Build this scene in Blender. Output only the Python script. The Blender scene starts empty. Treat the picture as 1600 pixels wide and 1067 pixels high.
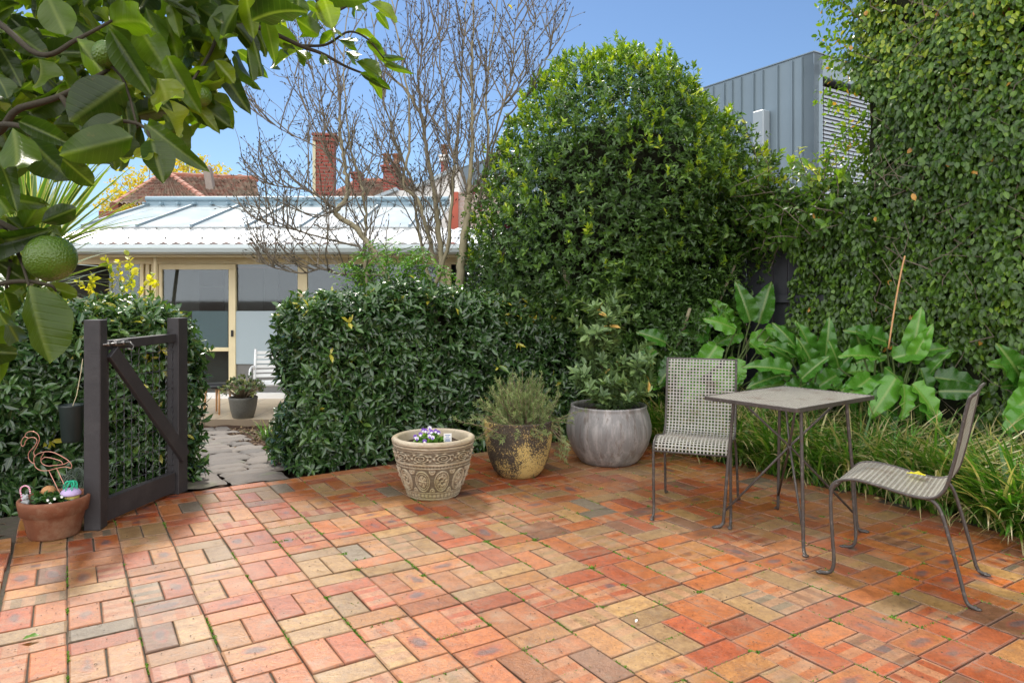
import bpy, bmesh, math, random
import numpy as np
from mathutils import Vector, Matrix
random.seed(7); RNG = np.random.default_rng(7)
C = bpy.context.scene.collection
S = bpy.context.scene

# ------------------------------------------------------------------ camera, sky, sun, exposure
F = 1095.0; H = 1.29; Y0 = 466.0; TH = 0.567          # focal length in photo pixels, eye height, horizon row, paving angle
cam_d = bpy.data.cameras.new('camera'); cam = bpy.data.objects.new('camera', cam_d); C.objects.link(cam)
cam.location = (0, 0, H); cam.rotation_euler = (math.radians(90), 0, 0)
cam_d.sensor_width = 36; cam_d.lens = F / 1600 * 36; cam_d.shift_y = -(533.5 - Y0) / 1600
cam_d.clip_start = 0.05; cam_d.clip_end = 2000
S.camera = cam
SUN_EL = math.radians(50); SUN_AZ = math.radians(-24)      # azimuth from +Y towards +X
w = bpy.data.worlds.new("World"); S.world = w; w.use_nodes = True
nt = w.node_tree
sky = nt.nodes.new('ShaderNodeTexSky'); sky.sky_type = 'NISHITA'; sky.sun_disc = False
sky.sun_elevation = SUN_EL; sky.sun_rotation = SUN_AZ; sky.altitude = 0
sky.air_density = 1.0; sky.dust_density = 0.1; sky.ozone_density = 5.0
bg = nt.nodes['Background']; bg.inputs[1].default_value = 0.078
# unseen broken white cloud, added behind the camera to lift the fill light
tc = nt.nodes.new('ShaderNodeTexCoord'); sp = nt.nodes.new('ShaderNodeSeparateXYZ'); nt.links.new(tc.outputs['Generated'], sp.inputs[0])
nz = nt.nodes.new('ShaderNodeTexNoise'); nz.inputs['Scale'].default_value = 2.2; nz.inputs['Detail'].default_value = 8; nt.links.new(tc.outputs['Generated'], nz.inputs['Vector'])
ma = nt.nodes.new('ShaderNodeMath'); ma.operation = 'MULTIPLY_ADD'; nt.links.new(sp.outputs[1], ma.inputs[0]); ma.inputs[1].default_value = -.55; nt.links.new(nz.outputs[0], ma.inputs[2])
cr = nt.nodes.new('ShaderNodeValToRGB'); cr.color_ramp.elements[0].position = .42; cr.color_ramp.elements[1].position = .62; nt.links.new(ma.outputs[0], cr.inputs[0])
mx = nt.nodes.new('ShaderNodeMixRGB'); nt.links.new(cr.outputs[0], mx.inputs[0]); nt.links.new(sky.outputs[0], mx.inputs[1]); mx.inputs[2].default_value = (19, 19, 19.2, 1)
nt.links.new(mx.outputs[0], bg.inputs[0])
sd = bpy.data.lights.new('sun', 'SUN'); sd.energy = 3.1; sd.angle = math.radians(7); sd.color = (1, .94, .84)
sun = bpy.data.objects.new('sun', sd); C.objects.link(sun)
sdir = Vector((math.sin(SUN_AZ) * math.cos(SUN_EL), math.cos(SUN_AZ) * math.cos(SUN_EL), math.sin(SUN_EL)))
sun.rotation_euler = sdir.to_track_quat('Z', 'Y').to_euler(); sun.location = (0, 0, 20)
S.view_settings.view_transform = 'Standard'; S.view_settings.look = 'None'
S.view_settings.exposure = 0.75; S.view_settings.gamma = 1
S.cycles.max_bounces = 8; S.cycles.transparent_max_bounces = 12

# ------------------------------------------------------------------ helpers
CT, ST = math.cos(TH), math.sin(TH)
def W(u, v): return (u * CT - v * ST, u * ST + v * CT)            # paving axes -> world
def P(x, y, Y): return Vector(((x - 800) * Y / F, Y, H - (y - Y0) * Y / F))   # survey point at a chosen real distance
def props(o, label=None, cat=None, group=None, kind=None):
    if label: o['label'] = label
    if cat: o['category'] = cat
    if group: o['group'] = group
    if kind: o['kind'] = kind
    return o
def empty(name, loc, label, cat, group=None, rz=0):
    o = bpy.data.objects.new(name, None); C.objects.link(o); o.location = loc; o.rotation_euler = (0, 0, rz)
    o.empty_display_size = .1
    return props(o, label, cat, group)
def link(name, me, mat, parent=None, smooth=False):
    if mat is not None: me.materials.append(mat)
    me.polygons.foreach_set('use_smooth', np.full(len(me.polygons), bool(smooth)))
    o = bpy.data.objects.new(name, me); C.objects.link(o)
    if parent is not None:
        o.parent = parent
        o.matrix_parent_inverse = Matrix.Identity(4)
    return o
class MB:
    """collects shapes into one mesh"""
    def __init__(s): s.v = []; s.f = []
    def add(s, vs, fs):
        b = len(s.v); s.v += [tuple(p) for p in vs]; s.f += [tuple(i + b for i in f) for f in fs]
    def box(s, c, d, rz=0, bev=0.0, M=None):
        """box centred c, size d; bevelled along its long edges when bev > 0"""
        hx, hy, hz = d[0] / 2, d[1] / 2, d[2] / 2
        if bev > 0:
            b = min(bev, hx * .45, hy * .45, hz * .45)
            vs = []; 
            bm = bmesh.new(); bmesh.ops.create_cube(bm, size=1)
            for q in bm.verts: q.co = Vector((q.co.x * d[0], q.co.y * d[1], q.co.z * d[2]))
            bmesh.ops.bevel(bm, geom=list(bm.edges), offset=b, segments=1, affect='EDGES')
            bm.verts.index_update(); vs = [q.co.copy() for q in bm.verts]; fs = [[q.index for q in f.verts] for f in bm.faces]; bm.free()
        else:
            vs = [Vector((x * hx, y * hy, z * hz)) for x in (-1, 1) for y in (-1, 1) for z in (-1, 1)]
            fs = [(0, 1, 3, 2), (4, 6, 7, 5), (0, 4, 5, 1), (2, 3, 7, 6), (0, 2, 6, 4), (1, 5, 7, 3)]
        R = M if M is not None else Matrix.Rotation(rz, 3, 'Z')
        s.add([R @ q + Vector(c) for q in vs], fs); return s
    def bar(s, a, b, wd, ht, up=(0, 0, 1), bev=0.0):
        """rectangular bar from a to b"""
        a = Vector(a); b = Vector(b); y = (b - a); L = y.length; y.normalize()
        x = y.cross(Vector(up)).normalized(); z = x.cross(y)
        M = Matrix((x, y, z)).transposed()
        return s.box((a + b) / 2, (wd, L, ht), M=M, bev=bev)
    def tube(s, pts, r, n=8, cap=True):
        pts = [Vector(p) for p in pts]; m = len(pts)
        rs = r if hasattr(r, '__len__') else [r] * m
        t0 = (pts[1] - pts[0]).normalized()
        x = t0.cross(Vector((0.13, .27, 1))).normalized() if abs(t0.z) < .95 else t0.cross(Vector((1, .1, 0))).normalized()
        vs = []
        for i, p in enumerate(pts):
            t = (pts[min(i + 1, m - 1)] - pts[max(i - 1, 0)])
            if t.length < 1e-9: t = t0
            t.normalize(); x = (x - t * x.dot(t)).normalized(); y = t.cross(x)
            for k in range(n):
                a = 2 * math.pi * k / n
                vs.append(p + (x * math.cos(a) + y * math.sin(a)) * rs[i])
        fs = [(i * n + k, i * n + (k + 1) % n, (i + 1) * n + (k + 1) % n, (i + 1) * n + k) for i in range(m - 1) for k in range(n)]
        if cap: fs += [tuple(range(n - 1, -1, -1)), tuple((m - 1) * n + k for k in range(n))]
        s.add(vs, fs); return s
    def lathe(s, prof, n=32, c=(0, 0, 0), close=False):
        vs = [(c[0] + r * math.cos(2 * math.pi * k / n), c[1] + r * math.sin(2 * math.pi * k / n), c[2] + z) for r, z in prof for k in range(n)]
        m = len(prof)
        fs = [(i * n + k, i * n + (k + 1) % n, (i + 1) * n + (k + 1) % n, (i + 1) * n + k) for i in range(m - 1) for k in range(n)]
        s.add(vs, fs); return s
    def ball(s, c, r, nu=12, nv=8, sc=(1, 1, 1)):
        prof = [(max(1e-4, r * math.sin(math.pi * i / nv)), -r * math.cos(math.pi * i / nv)) for i in range(nv + 1)]
        vs = [(c[0] + a * math.cos(2 * math.pi * k / nu) * sc[0], c[1] + a * math.sin(2 * math.pi * k / nu) * sc[1], c[2] + z * sc[2]) for a, z in prof for k in range(nu)]
        fs = [(i * nu + k, i * nu + (k + 1) % nu, (i + 1) * nu + (k + 1) % nu, (i + 1) * nu + k) for i in range(nv) for k in range(nu)]
        s.add(vs, fs); return s
    def prism(s, pts, a, axis):
        """polygon pts (3-D) pushed by vector axis"""
        n = len(pts); v = [Vector(p) for p in pts] + [Vector(p) + Vector(axis) for p in pts]
        s.add(v, [tuple(range(n)), tuple(range(2 * n - 1, n - 1, -1))] + [(i, i + n, (i + 1) % n + n, (i + 1) % n) for i in range(n)])
        return s
    def build(s, name, mat, parent=None, smooth=False, origin=None):
        me = bpy.data.meshes.new(name)
        vs = s.v
        if origin is not None: vs = [(a - origin[0], b - origin[1], c - origin[2]) for a, b, c in s.v]
        me.from_pydata(vs, [], s.f); me.update()
        o = link(name, me, mat, parent, smooth)
        if origin is not None and parent is None: o.location = origin
        return o
def spline(pts, n=6):
    """Catmull-Rom through pts"""
    p = [Vector(q) for q in pts]; p = [p[0] * 2 - p[1]] + p + [p[-1] * 2 - p[-2]]; out = []
    for i in range(1, len(p) - 2):
        for k in range(n):
            t = k / n; a, b, c, d = p[i - 1:i + 3]
            out.append(.5 * ((2 * b) + (c - a) * t + (2 * a - 5 * b + 4 * c - d) * t * t + (3 * b - a - 3 * c + d) * t ** 3))
    out.append(p[-2]); return out
def np_mesh(name, V, faces, attrs=None):
    """V (n,3); faces: list of index arrays (k,m) with m = 3 or 4; attrs: name -> (n,3)"""
    me = bpy.data.meshes.new(name)
    me.vertices.add(len(V)); me.vertices.foreach_set('co', np.ascontiguousarray(V, dtype=np.float32).ravel())
    loops = np.concatenate([f.ravel() for f in faces]).astype(np.int32)
    tot = np.concatenate([np.full(len(f), f.shape[1], np.int32) for f in faces])
    me.loops.add(len(loops)); me.loops.foreach_set('vertex_index', loops)
    me.polygons.add(len(tot)); me.polygons.foreach_set('loop_start', np.concatenate([[0], np.cumsum(tot)[:-1]]).astype(np.int32))
    me.update(calc_edges=True)
    for k, a in (attrs or {}).items():
        at = me.attributes.new(k, 'FLOAT_VECTOR', 'POINT'); at.data.foreach_set('vector', np.ascontiguousarray(a, dtype=np.float32).ravel())
    return me
def nrm(a): return a / np.maximum(np.linalg.norm(a, axis=-1, keepdims=True), 1e-9)
# leaf outlines: (along, across, lift)
T_SMALL = (np.array([(0, 0, 0), (.45, .5, .06), (1, 0, -.05), (.45, -.5, .06)]), [np.array([(0, 3, 2), (0, 2, 1)])])
T_LEAF = (np.array([(0, 0, 0), (.28, .42, .05), (.28, 0, 0), (.28, -.42, .05), (.66, .42, .02), (.66, 0, -.03), (.66, -.42, .02), (1, 0, -.12)]),
          [np.array([(0, 2, 1), (0, 3, 2), (4, 5, 7), (5, 6, 7)]), np.array([(1, 2, 5, 4), (2, 3, 6, 5)])])
def leaf_grid(nl, nw, outline, fold=.10, droop=.15, wave=0.0, waves=5):
    """finely divided big leaf: outline(t) = half width 0..1"""
    v = []; 
    for i in range(nl + 1):
        t = i / nl
        for j in range(nw + 1):
            s_ = j / nw * 2 - 1
            v.append((t, .5 * s_ * outline(t), fold * abs(s_) * outline(t) - droop * t * t + wave * abs(s_) ** 2 * math.sin(waves * 2 * math.pi * t + (s_ > 0) * 1.5)))
    f = [(i * (nw + 1) + j, i * (nw + 1) + j + 1, (i + 1) * (nw + 1) + j + 1, (i + 1) * (nw + 1) + j) for i in range(nl) for j in range(nw)]
    return np.array(v), [np.array(f)]
def place_leaves(Ps, D, N, L, Wd, tmpl, rnd=None):
    """one copy of the outline per row: position, axis, normal, length, width"""
    Tv, Tf = tmpl; n = len(Ps); m = len(Tv)
    D = nrm(D); Sd = nrm(np.cross(D, N)); N2 = np.cross(Sd, D)
    L = np.broadcast_to(np.asarray(L, float), (n,)); Wd = np.broadcast_to(np.asarray(Wd, float), (n,))
    V = Ps[:, None] + D[:, None] * (Tv[None, :, 0:1] * L[:, None, None]) + Sd[:, None] * (Tv[None, :, 1:2] * Wd[:, None, None]) + N2[:, None] * (Tv[None, :, 2:3] * L[:, None, None])
    faces = [(f[None] + (np.arange(n) * m)[:, None, None]).reshape(-1, f.shape[1]) for f in Tf]
    if rnd is None: rnd = RNG.random(n)
    A = np.zeros((n, m, 3)); A[:, :, 0] = rnd[:, None]; A[:, :, 1] = Tv[None, :, 0]; A[:, :, 2] = Tv[None, :, 1] / .5
    return V.reshape(-1, 3), faces, A.reshape(-1, 3)
def merge(parts):
    V = []; Fs = {}; A = []; b = 0
    for v, f, a in parts:
        V.append(v); A.append(a)
        for q in f: Fs.setdefault(q.shape[1], []).append(q + b)
        b += len(v)
    return np.concatenate(V), [np.concatenate(x) for x in Fs.values()], np.concatenate(A)
def leaves_obj(name, parts, mat, parent=None, smooth=False):
    V, Fc, A = merge(parts) if isinstance(parts, list) else parts
    return link(name, np_mesh(name, V, Fc, {'leaf': A}), mat, parent, smooth)
def shoots(Ps, Dr, k, L, wr, spread=(.7, 1.3), stem=.05, up=.0, tmpl=T_LEAF, rnd=None, lj=.25):
    """whorls of k leaves round shoot tips Ps pointing along Dr"""
    n = len(Ps); Dr = nrm(Dr)
    a = nrm(np.cross(Dr, RNG.normal(size=(n, 3)))); b = np.cross(Dr, a)
    out = []
    for i in range(k):
        az = i * 2.4 + RNG.normal(0, .3, n); el = RNG.uniform(spread[0], spread[1], n)      # angle away from the shoot
        rad = a * np.cos(az)[:, None] + b * np.sin(az)[:, None]
        d = Dr * np.cos(el)[:, None] + rad * np.sin(el)[:, None]
        d[:, 2] += up
        nn = Dr * np.sin(el)[:, None] - rad * np.cos(el)[:, None] + RNG.normal(0, .25, (n, 3)); nn[:, 2] += .35
        ll = L * (1 + RNG.normal(0, lj, n)).clip(.45, 1.6)
        r = None if rnd is None else (rnd + RNG.normal(0, .08, n)).clip(0, 1)
        out.append(place_leaves(Ps - Dr * (stem * (i / k)), d, nn, ll, ll * wr, tmpl, r))
    return out
def snoise(p, f, seed=0):
    """smooth 3-D noise about -1..1"""
    r = np.random.default_rng(seed); o = np.zeros(len(p))
    for i in range(6):
        k = r.normal(size=3); k = k / np.linalg.norm(k) * f * r.uniform(.6, 1.7); o += np.sin(p @ k + r.uniform(0, 6.28))
    return o / 2.6
def blades(B, az, L, tilt, bend, wd, seg=6, rnd=None, twist=.0):
    """arching strap leaves from base points B"""
    n = len(B); L = np.broadcast_to(L, (n,)); wd = np.broadcast_to(wd, (n,))
    h = np.stack([np.cos(az), np.sin(az), np.zeros(n)], 1); side = np.stack([-np.sin(az), np.cos(az), np.zeros(n)], 1)
    p = B.copy(); V = []; A = []
    if rnd is None: rnd = RNG.random(n)
    for i in range(seg + 1):
        t = i / seg; ang = tilt + bend * t                                 # angle from vertical
        ww = wd * (1 - t ** 2.5) * (0.7 + .6 * min(1, t * 3)) * .5 + .0004
        up = -h * np.cos(ang)[:, None] * 1 + np.array([0, 0, 1.0]) * np.sin(ang)[:, None]
        sd = side * math.cos(twist * t) + up * math.sin(twist * t)
        V += [p - sd * ww[:, None], p + sd * ww[:, None]]
        A += [np.stack([rnd, np.full(n, t), np.full(n, -1.)], 1), np.stack([rnd, np.full(n, t), np.full(n, 1.)], 1)]
        p = p + (h * np.sin(ang)[:, None] + np.array([0, 0, 1.0]) * np.cos(ang)[:, None]) * (L / seg)[:, None]
    V = np.stack(V, 1).reshape(-1, 3); A = np.stack(A, 1).reshape(-1, 3); m = 2 * (seg + 1)
    f = np.array([(2 * i, 2 * i + 1, 2 * i + 3, 2 * i + 2) for i in range(seg)])
    return V, [(f[None] + (np.arange(n) * m)[:, None, None]).reshape(-1, 4)], A

# ------------------------------------------------------------------ materials
class NT:
    def __init__(s, name):
        s.m = bpy.data.materials.new(name); s.m.use_nodes = True; s.t = s.m.node_tree; s.b = s.t.nodes['Principled BSDF']; s.o = s.t.nodes['Material Output']
    def n(s, ty, ins=None, **kw):
        q = s.t.nodes.new('ShaderNode' + ty)
        for k, v in kw.items(): setattr(q, k, v)
        for k, v in (ins or {}).items(): s.set(q.inputs[k], v)
        return q
    def set(s, inp, v):
        if isinstance(v, bpy.types.NodeSocket): s.t.links.new(v, inp)
        elif isinstance(v, (tuple, list)) and len(v) == 3 and inp.type == 'RGBA': inp.default_value = (*v, 1)
        else: inp.default_value = v
    def P(s, **kw):
        for k, v in kw.items(): s.set(s.b.inputs[k.replace('_', ' ')], v)
        return s
    def mix(s, f, a, b, bt='MIX'):
        q = s.n('MixRGB', blend_type=bt); s.set(q.inputs[0], f); s.set(q.inputs[1], a); s.set(q.inputs[2], b); return q.outputs[0]
    def noise(s, sc, det=4, rough=.6, vec=None, w=None):
        q = s.n('TexNoise', {'Scale': sc, 'Detail': det, 'Roughness': rough})
        s.set(q.inputs['Vector'], vec if vec is not None else s.obj()); return q.outputs[0]
    def obj(s):
        if not hasattr(s, '_o'): s._o = s.n('TexCoord').outputs['Object']
        return s._o
    def ramp(s, v, *st):
        q = s.n('ValToRGB'); e = q.color_ramp.elements; s.set(q.inputs[0], v)
        while len(e) < len(st): e.new(.5)
        for i, (p, c) in enumerate(st):
            e[i].position = p; e[i].color = (*c, 1) if hasattr(c, '__len__') else (c, c, c, 1)
        return q.outputs[0]
    def math(s, op, a, b=0, c=None):
        q = s.n('Math', operation=op); s.set(q.inputs[0], a); s.set(q.inputs[1], b)
        if c is not None: s.set(q.inputs[2], c)
        return q.outputs[0]
    def bump(s, h, st=.3, d=.01, nrm_=None):
        q = s.n('Bump', {'Height': h, 'Strength': st, 'Distance': d})
        if nrm_ is not None: s.set(q.inputs['Normal'], nrm_)
        s.set(s.b.inputs['Normal'], q.outputs[0]); return q.outputs[0]
    def attr(s, name): return s.n('Attribute', attribute_name=name)
def simple(name, col, rough=.6, var=.15, sc=8, bump=.15, metal=0, spec=.5, dirt=None, dirt_amt=.5):
    m = NT(name); nz = m.noise(sc, 6)
    c = m.mix(nz, tuple(x * (1 - var) for x in col), tuple(min(1, x * (1 + var)) for x in col))
    if dirt: c = m.mix(m.ramp(m.noise(sc * .45, 8, .7), (.5, 0), (.68, dirt_amt)), c, dirt)
    m.P(Base_Color=c, Roughness=m.math('MULTIPLY_ADD', m.noise(sc * 2.3, 4), .25, rough - .12), Metallic=metal, Specular_IOR_Level=spec)
    m.bump(m.noise(sc * 6, 6), bump, .004); return m.m
def leaf_mat(name, stops, rough=.38, trans=.3, tcol=None, spec=.5, midrib=.25, vein=0, edge=None, tip=None):
    """stops: colour along the per-leaf random number"""
    m = NT(name); at = m.attr('leaf'); sx = m.n('SeparateXYZ', {0: at.outputs['Vector']})
    c = m.ramp(sx.outputs[0], *stops)
    ab = m.math('ABSOLUTE', sx.outputs[2])
    if midrib: c = m.mix(m.ramp(ab, (0.02, midrib), (.14, 0)), c, (.35, .42, .14))
    if vein: c = m.mix(m.ramp(m.noise(38, 5, .7), (.63, 0), (.70, .6)), c, (.16, .13, .035))
    if vein:
        wv = m.math('SINE', m.math('MULTIPLY', m.math('SUBTRACT', sx.outputs[1], m.math('MULTIPLY', ab, .16)), 62))
        c = m.mix(m.math('MULTIPLY', m.ramp(wv, (.9, 0), (1, 1)), vein), c, (.30, .40, .12))
    if edge: c = m.mix(m.ramp(ab, (.55, 0), (.8, 1)), c, edge)
    if tip: c = m.mix(m.ramp(m.math('ADD', sx.outputs[1], m.math('MULTIPLY', sx.outputs[0], .35)), (.92, 0), (1.1, 1)), c, tip)
    nz = m.noise(30 if vein else 14, 3); c = m.mix(m.math('MULTIPLY', nz, .5), c, m.mix(1, c, (.6, .62, .55), 'MULTIPLY'))
    m.P(Base_Color=c, Roughness=m.math('MULTIPLY_ADD', nz, .3, rough - .15), Specular_IOR_Level=spec)
    if vein: m.bump(m.math('ADD', m.ramp(wv, (.55, 0), (1, .3)), m.math('MULTIPLY', m.noise(60, 3), .6)), .35, .002)
    tr = m.n('BsdfTranslucent', {'Color': m.mix(1, c, tcol or (1.9, 2.1, .8), 'MULTIPLY')})
    ms = m.n('MixShader', {0: trans, 1: m.b.outputs[0], 2: tr.outputs[0]})
    m.t.links.new(ms.outputs[0], m.o.inputs['Surface']); return m.m
M = {}
G = lambda *a: tuple(a)
M['hedge'] = leaf_mat('hedge_leaf', [(0, (0.01552, 0.04455, 0.01147)), (.45, (0.03415, 0.09207, 0.02295)), (.8, (0.06986, 0.156, 0.03672)), (.975, (0.1087, 0.193, 0.03442)), (1, (0.5434, 0.4901, 0.05738))], rough=.27, trans=.16, spec=.8)
M['lilly'] = leaf_mat('shrub_leaf', [(0, (0.03802, 0.07961, 0.01822)), (.5, (0.07603, 0.1554, 0.03037)), (.80, (0.1307, 0.237, 0.03544)), (.92, (0.275, 0.4104, 0.03)), (1, (0.506, 0.5832, 0.04))], rough=.34, trans=.25, midrib=0)
M['fig'] = leaf_mat('climbing_fig_leaf', [(0, (0.02854, 0.06431, 0.009792)), (.5, (0.06777, 0.1454, 0.01762)), (.82, (0.1337, 0.2526, 0.02349)), (.95, (0.3032, 0.4134, 0.02937)), (.985, (0.535, 0.49, 0.03915)), (1, (0.615, 0.3062, 0.05873))], rough=.36, trans=.25, midrib=.12)
M['vine'] = leaf_mat('vine_leaf', [(0, (0.0338, 0.08222, 0.01248)), (.5, (0.0845, 0.1794, 0.0208)), (.8, (0.2028, 0.314, 0.026)), (1, (0.5577, 0.5382, 0.0416))], rough=.35, trans=.35, midrib=.3)
M['lemon'] = leaf_mat('lemon_leaf', [(0, (0.02475, 0.048, 0.009)), (.35, (0.04538, 0.0825, 0.0108)), (.7, (0.1031, 0.1726, 0.0126)), (.9, (0.2063, 0.255, 0.0108)), (1, (0.495, 0.36, 0.018))], rough=.34, trans=.5, midrib=.3, vein=.06, tcol=(2.2, 2.4, .5))
M['arum'] = leaf_mat('arum_leaf', [(0, (0.0324, 0.1096, 0.01296)), (.5, (0.0702, 0.2193, 0.02268)), (1, (0.1296, 0.3354, 0.0324))], rough=.27, trans=.18, midrib=.45, vein=.12)
M['turf'] = leaf_mat('lilyturf_leaf', [(0, (0.0483, 0.1326, 0.0162)), (.5, (0.0966, 0.234, 0.0216)), (.84, (0.17, 0.30, 0.03)), (.90, (0.42, 0.40, 0.15)), (1, (0.56, 0.48, 0.24))], rough=.42, trans=.25, midrib=0, tip=(.42, .36, .18))
M['flax'] = leaf_mat('strap_leaf', [(0, (.04, .10, .02)), (.5, (.08, .17, .03)), (1, (.14, .24, .05))], rough=.42, trans=.3, midrib=0, edge=(.48, .45, .18))
M['rosemary'] = leaf_mat('rosemary_leaf', [(0, (0.12, 0.168, 0.048)), (.6, (0.264, 0.348, 0.132)), (1, (0.432, 0.48, 0.228))], rough=.6, trans=.15, midrib=0)
M['bay'] = leaf_mat('bay_leaf', [(0, (0.09038, 0.1533, 0.06338)), (.6, (0.1807, 0.2789, 0.1014)), (.95, (0.3012, 0.4182, 0.1521)), (1, (0.75, 0.4461, 0.1268))], rough=.4, trans=.2)
M['bright'] = leaf_mat('bright_leaf', [(0, (.05, .14, .02)), (.6, (.11, .26, .03)), (1, (.22, .36, .05))], rough=.4, trans=.4, midrib=.2)
M['yellow_leaf'] = leaf_mat('yellow_leaf', [(0, (.20, .28, .02)), (.5, (.55, .50, .03)), (1, (.70, .55, .05))], rough=.5, trans=.4, midrib=.1)
M['autumn'] = leaf_mat('autumn_leaf', [(0, (.40, .26, .02)), (.5, (.60, .42, .03)), (1, (.35, .36, .05))], rough=.6, trans=.4, midrib=0)
M['moss'] = leaf_mat('moss_leaf', [(0, (.05, .12, .01)), (1, (.16, .32, .02))], rough=.8, trans=.2, midrib=0)
M['pink_petal'] = simple('pink_petal', (.75, .03, .22), .5, .1)
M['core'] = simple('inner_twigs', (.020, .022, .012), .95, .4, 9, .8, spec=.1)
M['bark'] = simple('grey_bark', (.29, .255, .165), .85, .35, 14, .6, spec=.2)
M['twig'] = simple('twig_bark', (.18, .152, .115), .85, .25, 20, .3, spec=.2)
M['dark_bark'] = simple('dark_bark', (.05, .042, .028), .85, .3, 20, .5, spec=.2)
M['green_bark'] = simple('green_stem', (.10, .14, .04), .6, .25, 20, .3)
M['soil'] = simple('soil', (.055, .038, .026), .95, .5, 22, .9, spec=.1, dirt=(.12, .07, .045))
M['mulch'] = simple('mulch', (.075, .045, .03), .95, .5, 40, 1.0, spec=.1, dirt=(.02, .015, .012))
M['black_wood'] = simple('charcoal_painted_timber', (.034, .031, .033), .55, .25, 9, .3, dirt=(.10, .09, .085), dirt_amt=.25)
M['dark_fence'] = simple('dark_fence_paint', (.030, .032, .040), .7, .2, 6, .3)
M['wire'] = simple('galvanised_wire', (.10, .10, .11), .5, .2, 30, .1, metal=.6)
M['steel'] = simple('bolt_steel', (.22, .21, .20), .4, .3, 40, .2, metal=.8)
M['cream'] = simple('cream_paint', (.74, .64, .40), .5, .06, 3, .08, dirt=(.50, .40, .24), dirt_amt=.25)
M['white'] = simple('white_paint', (.80, .80, .78), .5, .05, 3, .05)
M['grey_wall'] = simple('grey_wall', (.17, .17, .165), .8, .06, 3, .05)
M['frost'] = simple('frosted_panel', (.36, .44, .48), .45, .05, 2, .03)
M['dark_room'] = simple('dark_interior', (.035, .034, .033), .8, .2, 3, .1)
M['sofa'] = simple('grey_upholstery', (.12, .12, .11), .9, .2, 30, .3)
M['sage'] = simple('sage_cushion', (.22, .23, .18), .9, .15, 30, .3)
M['navy'] = simple('blue_cushion', (.05, .10, .13), .9, .15, 30, .3)
M['pale_wood'] = simple('oak', (.55, .30, .13), .5, .15, 12, .1)
M['black'] = simple('black_leather', (.012, .012, .013), .4, .2, 20, .1)
M['tile_floor'] = None
M['roof_white'] = simple('white_roof_sheet', (.58, .60, .60), .38, .06, 2, .03, dirt=(.38, .37, .34), dirt_amt=.35)
M['gutter'] = simple('gutter_paint', (.46, .52, .52), .4, .08, 4, .05)
M['flash'] = simple('blue_grey_flashing', (.22, .32, .38), .4, .1, 4, .05)
M['terracotta'] = simple('terracotta', (.21, .075, .035), .75, .35, 14, .35, dirt=(.40, .30, .20), dirt_amt=.5)
M['zinc'] = simple('zinc_cladding', (.20, .262, .30), .42, .07, 1.2, .03, metal=.25)
M['zinc_light'] = simple('pale_zinc', (.32, .38, .41), .4, .05, 1.2, .03)
M['slat'] = simple('blind_slat', (.50, .55, .60), .35, .04, 2, .02, metal=.2)
M['render_white'] = simple('white_render', (.78, .77, .73), .8, .06, 3, .1)
M['copper'] = simple('copper_wire', (.62, .30, .22), .35, .1, 20, .05, metal=.6)
# special surfaces
def brick_wall_mat(name, c1, c2, mortar, sc=1.0, rot=0):
    m = NT(name); mp = m.n('Mapping', {'Vector': m.obj()}); mp.inputs['Rotation'].default_value = (math.radians(90), 0, rot)
    b = m.n('TexBrick', {'Vector': mp.outputs[0], 'Color1': c1, 'Color2': c2, 'Mortar': mortar, 'Scale': sc, 'Mortar Size': .010, 'Brick Width': .24, 'Row Height': .086, 'Bias': -.1})
    c = m.mix(m.math('MULTIPLY', m.noise(7, 6), .6), b.outputs[0], (.12, .07, .05))
    m.P(Base_Color=c, Roughness=.85); m.bump(m.math('ADD', m.math('MULTIPLY', b.outputs[1], -1), m.math('MULTIPLY', m.noise(60, 4), .4)), .6, .006); return m.m
M['red_brick'] = brick_wall_mat('red_brickwork', (.34, .05, .03), (.25, .04, .03), (.24, .18, .14))
M['pale_brick'] = brick_wall_mat('pale_brickwork', (.62, .56, .40), (.50, .44, .32), (.55, .5, .42))
M['red_wall'] = simple('red_painted_wall', (.42, .10, .06), .8, .2, 6, .2)
def tile_roof_mat():
    m = NT('terracotta_roof_tiles'); at = m.attr('leaf'); sx = m.n('SeparateXYZ', {0: at.outputs['Vector']})
    c = m.ramp(sx.outputs[0], (0, (.11, .05, .035)), (.5, (.20, .08, .055)), (1, (.27, .15, .11)))
    c = m.mix(m.ramp(m.noise(3.2, 8, .75), (.42, 0), (.62, .75)), c, (.24, .22, .16))
    m.P(Base_Color=c, Roughness=.85); m.bump(m.noise(25, 5), .4, .01); return m.m
M['roof_tile'] = tile_roof_mat()
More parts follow.
